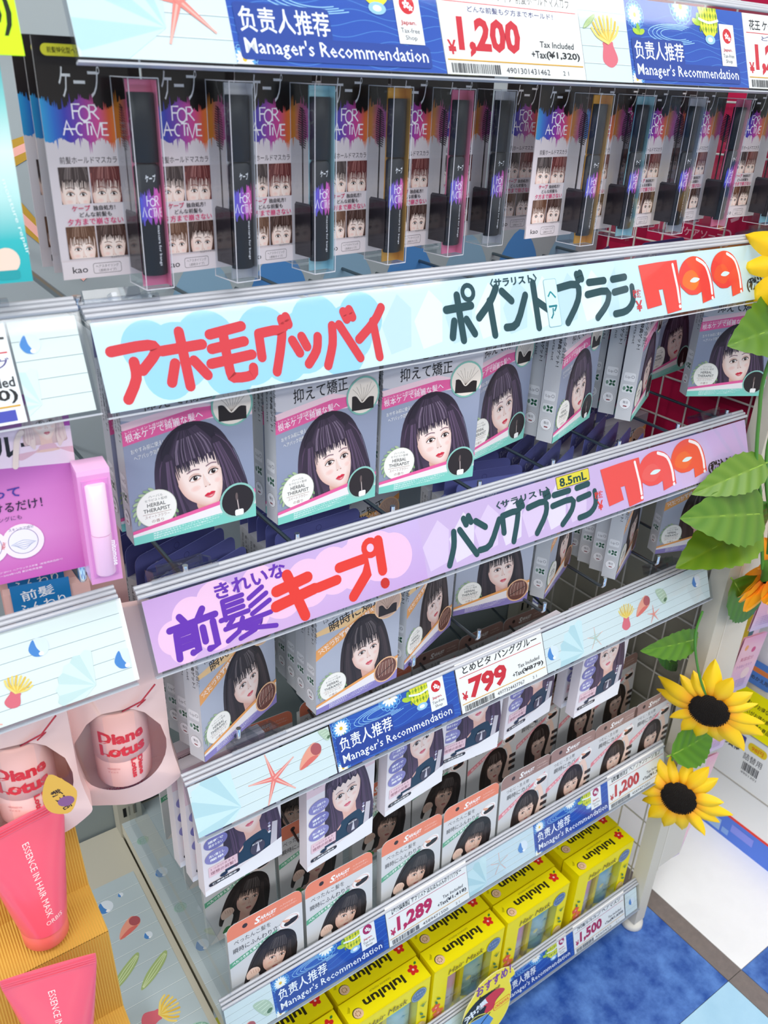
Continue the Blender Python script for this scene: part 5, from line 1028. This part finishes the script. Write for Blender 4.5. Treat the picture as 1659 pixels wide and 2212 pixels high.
# ================================================================== artificial sunflower garland
def vec(*a): return Vector(a)
PET = mat('petal_cloth', vcol=True, rough=.55, sss=.1); LEAF = mat('leaf_cloth', vcol=True, rough=.45); SEED = mat('seed_head', lin('#1a120c'), .9)
def sunflower(c, nrm, r, label, n=15, seed=1, droop=.25, spin=0, pc='#ffcf0a', pd='#f08a06'):
    t = thing('sunflower', label, 'artificial flower', c); nrm = Vector(nrm).normalized()
    t.rotation_mode = 'QUATERNION'; t.rotation_quaternion = nrm.to_track_quat('Z', 'Y')
    rr = random.Random(seed); rd = r * .37
    for k in range(n):
        a = 2 * math.pi * (k + rr.uniform(-.25, .25)) / n + spin; L = r * rr.uniform(.82, 1.08) - rd * .8; wd = L * rr.uniform(.42, .56); dr = rr.uniform(-.35, .5) + droop; lay = (k % 2) * .0025
        def f(u, v):
            s = math.sin(math.pi * min(v * .93 + .07, 1) ** .8) ** .75; q = (u - .5) * 2
            x = rd * .8 + v * L; y = q * wd * .5 * s; z = lay + .004 * (1 - q * q) * s - dr * L * v * v * .5 - .003 * abs(q)
            return (x * math.cos(a) - y * math.sin(a), x * math.sin(a) + y * math.cos(a), z)
        def cf(u, v):
            k_ = max(0, 1 - v * 2.4); a_, b_ = lin(pc), lin(pd); return tuple(a_[i] * (1 - k_) + b_[i] * k_ for i in range(3))
        b = MB(); b.grid(f, 6, 8, cf=cf); b.obj('petal', PET, t)
    b = MB(); b.grid(lambda u, v: (rd * v * math.cos(2 * math.pi * u), rd * v * math.sin(2 * math.pi * u), .003 + .010 * math.sqrt(max(0, 1 - v * v))), 24, 6)
    for k in range(420):
        rad = rd * math.sqrt((k + .5) / 420); a = k * 2.39996; z = .003 + .010 * math.sqrt(max(0, 1 - (rad / rd) ** 2)); x, y = rad * math.cos(a), rad * math.sin(a); s = .0011
        b.add([(x - s, y - s, z), (x + s, y - s, z), (x, y + s, z), (x * 1.03, y * 1.03, z + .0026)], [(0, 1, 3), (1, 2, 3), (2, 0, 3)])
    b.obj('seed_head', SEED, t)
    b = MB(); b.tube([(0, 0, -.002), (0, 0, -.008), (0, 0, -.02)], [rd * .8, rd * .5, .003], 12, '#4f7a2a'); b.obj('calyx', LEAF, t)
    return t
def leaf(base, tip, w_, up, label, c1='#6fa31c', c2='#4a7f14', fold=.25):
    base, tip = Vector(base), Vector(tip); X = tip - base; L = X.length; X.normalize(); Z = Vector(up); Z = (Z - X * Z.dot(X)).normalized(); Y = Z.cross(X)
    def f(u, v):
        q = (u - .5) * 2; s = (math.sin(math.pi * v ** .62) ** .8) if 0 < v < 1 else 0; s *= 1 + .05 * math.sin(v * 60) * (abs(q) > .9)
        back = -.10 * L * abs(q) * max(0, 1 - v * 4)
        p = X * (v * L + back) + Y * (q * w_ * .5 * s) + Z * (abs(q) * w_ * fold * s * .5 - .12 * L * v * v + .0009 * math.sin(v * 34 - abs(q) * 7) * s)
        return tuple(p)
    a_, b_ = lin(c1), lin(c2)
    def cf(u, v):
        q = abs(u - .5) * 2; k = .5 + .5 * math.sin(v * 34 - q * 7); k = 1.25 if q < .05 else .35 + k * .45; return tuple(a_[i] * k + b_[i] * (1 - k) for i in range(3))
    t = thing('leaf', label, 'artificial leaf', base)
    b = MB(); b.grid(f, 24, 30, cf=cf); o = b.obj('blade', LEAF, t)
    b = MB(); b.tube([tuple(-X * .02 - Z * .003), (0, 0, 0), tuple(X * L * .5 - Z * (.03 * L + .0006)), tuple(X * L * .9 - Z * (.1 * L))], [.0014, .0013, .0008, .0004], 6, '#8ab040'); b.obj('midrib', LEAF, t)
    return t
CV = Vector((-.187, -.582, 1.52))
def facing(p, dz=0, dx=0): d = CV - Vector(p); d.z = d.z * dz; d.x += dx; return d.normalized()
f1 = (.882, -.040, .624); f2 = (.864, -.040, .437); f3 = (.925, -.055, .885); f4 = (.815, -.055, 1.345)
sunflower(f1, facing(f1, .0) + Vector((0, 0, -.12)), .087, 'upper full sunflower with a black centre below the leaves', seed=3)
sunflower(f2, facing(f2, .15) + Vector((-.15, 0, -.02)), .082, 'lower full sunflower near the cream leg post', seed=8)
sunflower(f3, (.45, -.62, -.45), .085, 'orange sunflower seen from the side at the right edge', seed=5, droop=-.1, pc='#ffa812', pd='#f0700a')
sunflower(f4, facing(f4, .2), .088, 'sunflower cut by the right edge beside the blue sign', seed=11)
F_ = (-.55, -.6, .45)
leaf((.844, -.026, 1.262), (.724, -.030, 1.256), .085, F_, 'large leaf over the blue sign, right edge', '#557f1c', '#3f6c14')
leaf((.872, -.020, 1.055), (.742, -.018, 1.046), .055, F_, 'leaf tucked under the lilac sign corner', '#6f9032', '#4f7a1e')
leaf((.872, -.035, .985), (.712, -.035, 1.023), .088, F_, 'big veined leaf in front of the rightmost orange-banded carton', '#648a2c', '#3f701a')
leaf((.895, -.018, .945), (.745, -.016, .934), .085, (-.5, -.5, .7), 'light green leaf below the big veined leaf', '#6f8e18', '#56800f')
leaf((.895, -.02, .850), (1.005, -.02, .735), .078, F_, 'drooping leaf beneath the orange sunflower', '#4f8420', '#386e14')
leaf((.852, .0, .750), (.722, -.012, .783), .048, (-.3, -.8, .3), 'narrow leaf reaching left below the fourth rail', '#5a8a18', '#3f7010')
leaf((.846, .05, .702), (.925, .045, .615), .030, F_, 'small dark leaf hanging behind the upper sunflower', '#2f6a18', '#24560f')
leaf((.852, -.020, .528), (.975, -.022, .518), .070, (-.5, -.6, .5), 'toothed leaf between the two full sunflowers', '#5a8f14', '#41790c')
leaf((.875, -.02, .985), (.955, -.02, .925), .050, F_, 'dark leaf behind the orange sunflower stem', '#3f7a1c', '#2f6512')
leaf((.862, -.01, .42), (.862, -.01, .365), .035, F_, 'small leaf under the lower sunflower', '#3f7a1c', '#2f6512')
def vine(pts, label, r=.0026):
    b = MB(); P = []
    pts = [Vector(p) for p in pts]
    for i in range(len(pts) - 1):
        p0, p1, p2, p3 = pts[max(i - 1, 0)], pts[i], pts[i + 1], pts[min(i + 2, len(pts) - 1)]
        for k in range(6): s = k / 6; P.append(.5 * (2 * p1 + (p2 - p0) * s + (2 * p0 - 5 * p1 + 4 * p2 - p3) * s * s + (3 * p1 - p0 - 3 * p2 + p3) * s ** 3))
    P.append(pts[-1]); b.tube(P, r, 8, '#4f8a34'); tag(b.obj('vine_stem', LEAF), label, 'stem')
vine([(.815, -.045, 1.34), (.838, -.012, 1.20), (.850, -.012, 1.13), (.872, -.014, 1.055), (.890, -.02, 1.012), (.905, -.03, .95), (.912, -.045, .885)], 'green stem running from the blue sign down to the orange sunflower')
vine([(.90, -.012, 1.13), (.893, -.012, 1.08), (.905, -.018, 1.02), (.922, -.03, .96), (.935, -.035, .90)], 'second green stem beside the crimson panel')
vine([(.846, -.006, .81), (.838, -.008, .775), (.846, -.012, .735), (.862, -.024, .68), (.884, -.040, .628)], 'thin stem leading into the upper full sunflower', .002)
vine([(.862, -.014, .53), (.868, -.008, .50), (.870, -.010, .47), (.868, -.02, .445)], 'thin stem between the two full sunflowers', .0018)
# strip of pink sachets hanging beside the side board
t0 = None
for k in range(5):
    A = Art(); A.vgrad(0, 0, 78, 124, ['#d2c0e0', '#e8b8d4', '#f4bcc8', '#f6c4cc', '#eaa0bc']); A.ell(20, 100, 6, 6, '#f0a050', 12); A.ell(48, 92, 7, 6, '#d8507a', 12); A.text('美容成分', 14, 70, 44, 9, '#c8607a'); A.text('うるおいマスク', 10, 56, 52, 6, '#9a6aa8'); A.ell(50, 40, 14, 12, '#f8d4d0', 16)
    for q in range(5): A.text('パック成分配合説明', 10, 26 - q * 4, 50, 2.4, '#8a7ab8')
    t = thing('pink_sachet', 'pink flat sachet in the hanging strip by the side board, %s from the top' % ORD[k], 'sachet', (1.080 - .024 * k, .032 + .002 * (k % 2), .66 - .137 * k), (0, R(10), 0), 'pink sachets in a hanging strip')
    b = MB(); b.grid(lambda u, v: (u * .078, -.003 * math.sin(math.pi * u) * math.sin(math.pi * v), v * .124), 8, 8, '#f0b8c8'); b.art(A, Matrix.Translation((0, -.0034, 0))); b.obj('sachet', GLOSSP, t); MB().box(.03, 0, .124, .05, .0006, .136, '#e8c8dc').obj('joining_strip', PRINT, t)

# ================================================================== neighbouring gondola beyond the aisle
xg = 1.275
t = thing('neighbour_gondola', 'white neighbouring gondola with blue base band and red line', 'gondola', (xg, 0, 0))
b = MB(); b.box(0, -.9, 0, .5, .9, .062, '#5f86ea'); b.box(-.001, -.9, .062, .5, .9, .068, '#ee4a3c'); b.box(0, -.9, .068, .5, .9, .160, '#fbfbfa'); b.box(-.001, -.9, .158, .5, .9, .161, '#b9b4ac')
A = Art()
for k in range(3): A.rect(200 + k * 300, 8, 240 + k * 300, 40, '#a8c8f4'); A.rect(245 + k * 300, 10, 262 + k * 300, 26, '#8fb4f2'); A.rect(265 + k * 300, 28, 320 + k * 300, 50, '#8f9af4')
b.art(A, Matrix.Translation((-.0002, .9, 0)) @ Matrix.Rotation(-math.pi / 2, 4, 'Z')); b.obj('base', PAPER, t)
b = MB(); b.box(0, -.9, .161, .5, .9, .30, '#fbfbfa'); b.box(-.002, -.9, .298, .5, .9, .302, '#b9b4ac')
A = Art()
for k in range(14):
    x = 30 + k * 126; A.rrect(x, 100, x + 52, 122, 2, '#4a4a9c'); A.text('日用品', x + 6, 104, 38, 12, '#ffffff', bold=.03); A.text('お買得', x + 4, 76, 40, 16, '#4a4a50', bold=.02); A.rrect(x + 60, 96, x + 104, 118, 9, '#f6d62a'); A.text('98円', x + 68, 100, 28, 12, '#e88a1a', bold=.03)
    for q in range(12): A.rect(x + 60 + q * 3.2, 40, x + 61.4 + q * 3.2 + (q % 3) * .5, 62, '#55555a'); A.z -= A.DZ
    A.z += A.DZ; A.text('4901301', x + 60, 30, 38, 6, '#77777a'); A.text('詰替用', x + 56, 68, 44, 18, '#6a6a70')
b.art(A, Matrix.Translation((-.0004, .9, .165)) @ Matrix.Rotation(-math.pi / 2, 4, 'Z')); b.obj('price_front', PAPER, t)
b = MB(); b.box(.02, -.9, .302, .5, .9, .34, '#c4e6f6'); b.obj('shelf_board', PAPER, t)
for q in range(4):
    z = .62 + q * .32; b = MB(); b.box(0, -.9, z, .5, .9, z + .03, '#f4f4f4'); b.obj('shelf_board', PAPER, t)
b = MB(); b.box(.49, -.9, .3, .5, .9, 1.9, '#e8e8ea'); b.obj('back_panel', PAPER, t)
A = Art(); A.rect(0, 0, 130, 90, '#f6ec00')
for k in range(3): A.text('まとめ買いがお得な商品', 14, 58 - k * 20, 96, 11, '#4a4410', bold=.02)
b = MB(); b.box(0, 0, 0, .130, .001, .090, '#f6ec00'); b.art(A); o = b.obj('yellow_price_card', PAPER, None, (1.268, .13, .305), (R(-14), 0, R(-90))); tag(o, 'bright yellow price card on the neighbouring gondola', 'price card')
cols = ['#3f6ed0', '#f2f0ee', '#e85a8a', '#2f8ad0', '#f6d040', '#26262c', '#e8e4ea', '#f08a4a', '#4aa0e0']
n_ = 0
for q in range(4):
    z = (.341, .651, .971, 1.291)[q]
    for k in range(9):
        y = .45 - k * .105; c = cols[(k * 2 + q * 3) % 9]; n_ += 1
        tt = thing('refill_pack', 'blurred %s refill pack on the neighbouring gondola, %s shelf, %s from the back' % ({'#3f6ed0': 'blue', '#f2f0ee': 'white', '#e85a8a': 'pink', '#2f8ad0': 'sky blue', '#f6d040': 'yellow', '#26262c': 'black', '#e8e4ea': 'pale grey', '#f08a4a': 'orange', '#4aa0e0': 'light blue'}[c], ('lowest', 'second', 'third', 'top')[q], ORD[k]), 'refill pack', (1.32, y, z), group='refill packs on the neighbouring gondola')
        b = MB(); b.grid(lambda u, v: (-.022 * math.sin(math.pi * u) * (1 - v ** 2), -u * .095, v * .20), 8, 8, c); b.grid(lambda u, v: (.012 * math.sin(math.pi * u) * (1 - v ** 2) + .001, -u * .095, v * .20), 8, 8, c); b.obj('pouch', PRINT, tt)
        A = Art(); A.rrect(14, 60, 80, 120, 8, '#ffffff' if c not in ('#f2f0ee', '#e8e4ea') else '#5a8ad8'); A.rect(22, 92, 72, 104, cols[(k + q + 4) % 9]); A.text('つめかえ用', 22, 72, 50, 11, '#444450', bold=.02)
        b = MB(); b.art(A, Matrix.Translation((-.0225, 0, 0)) @ Matrix.Rotation(-math.pi / 2, 4, 'Z')); b.obj('label', PRINT, tt)
bpy.data.objects.remove(_to); bpy.data.curves.remove(_tc)
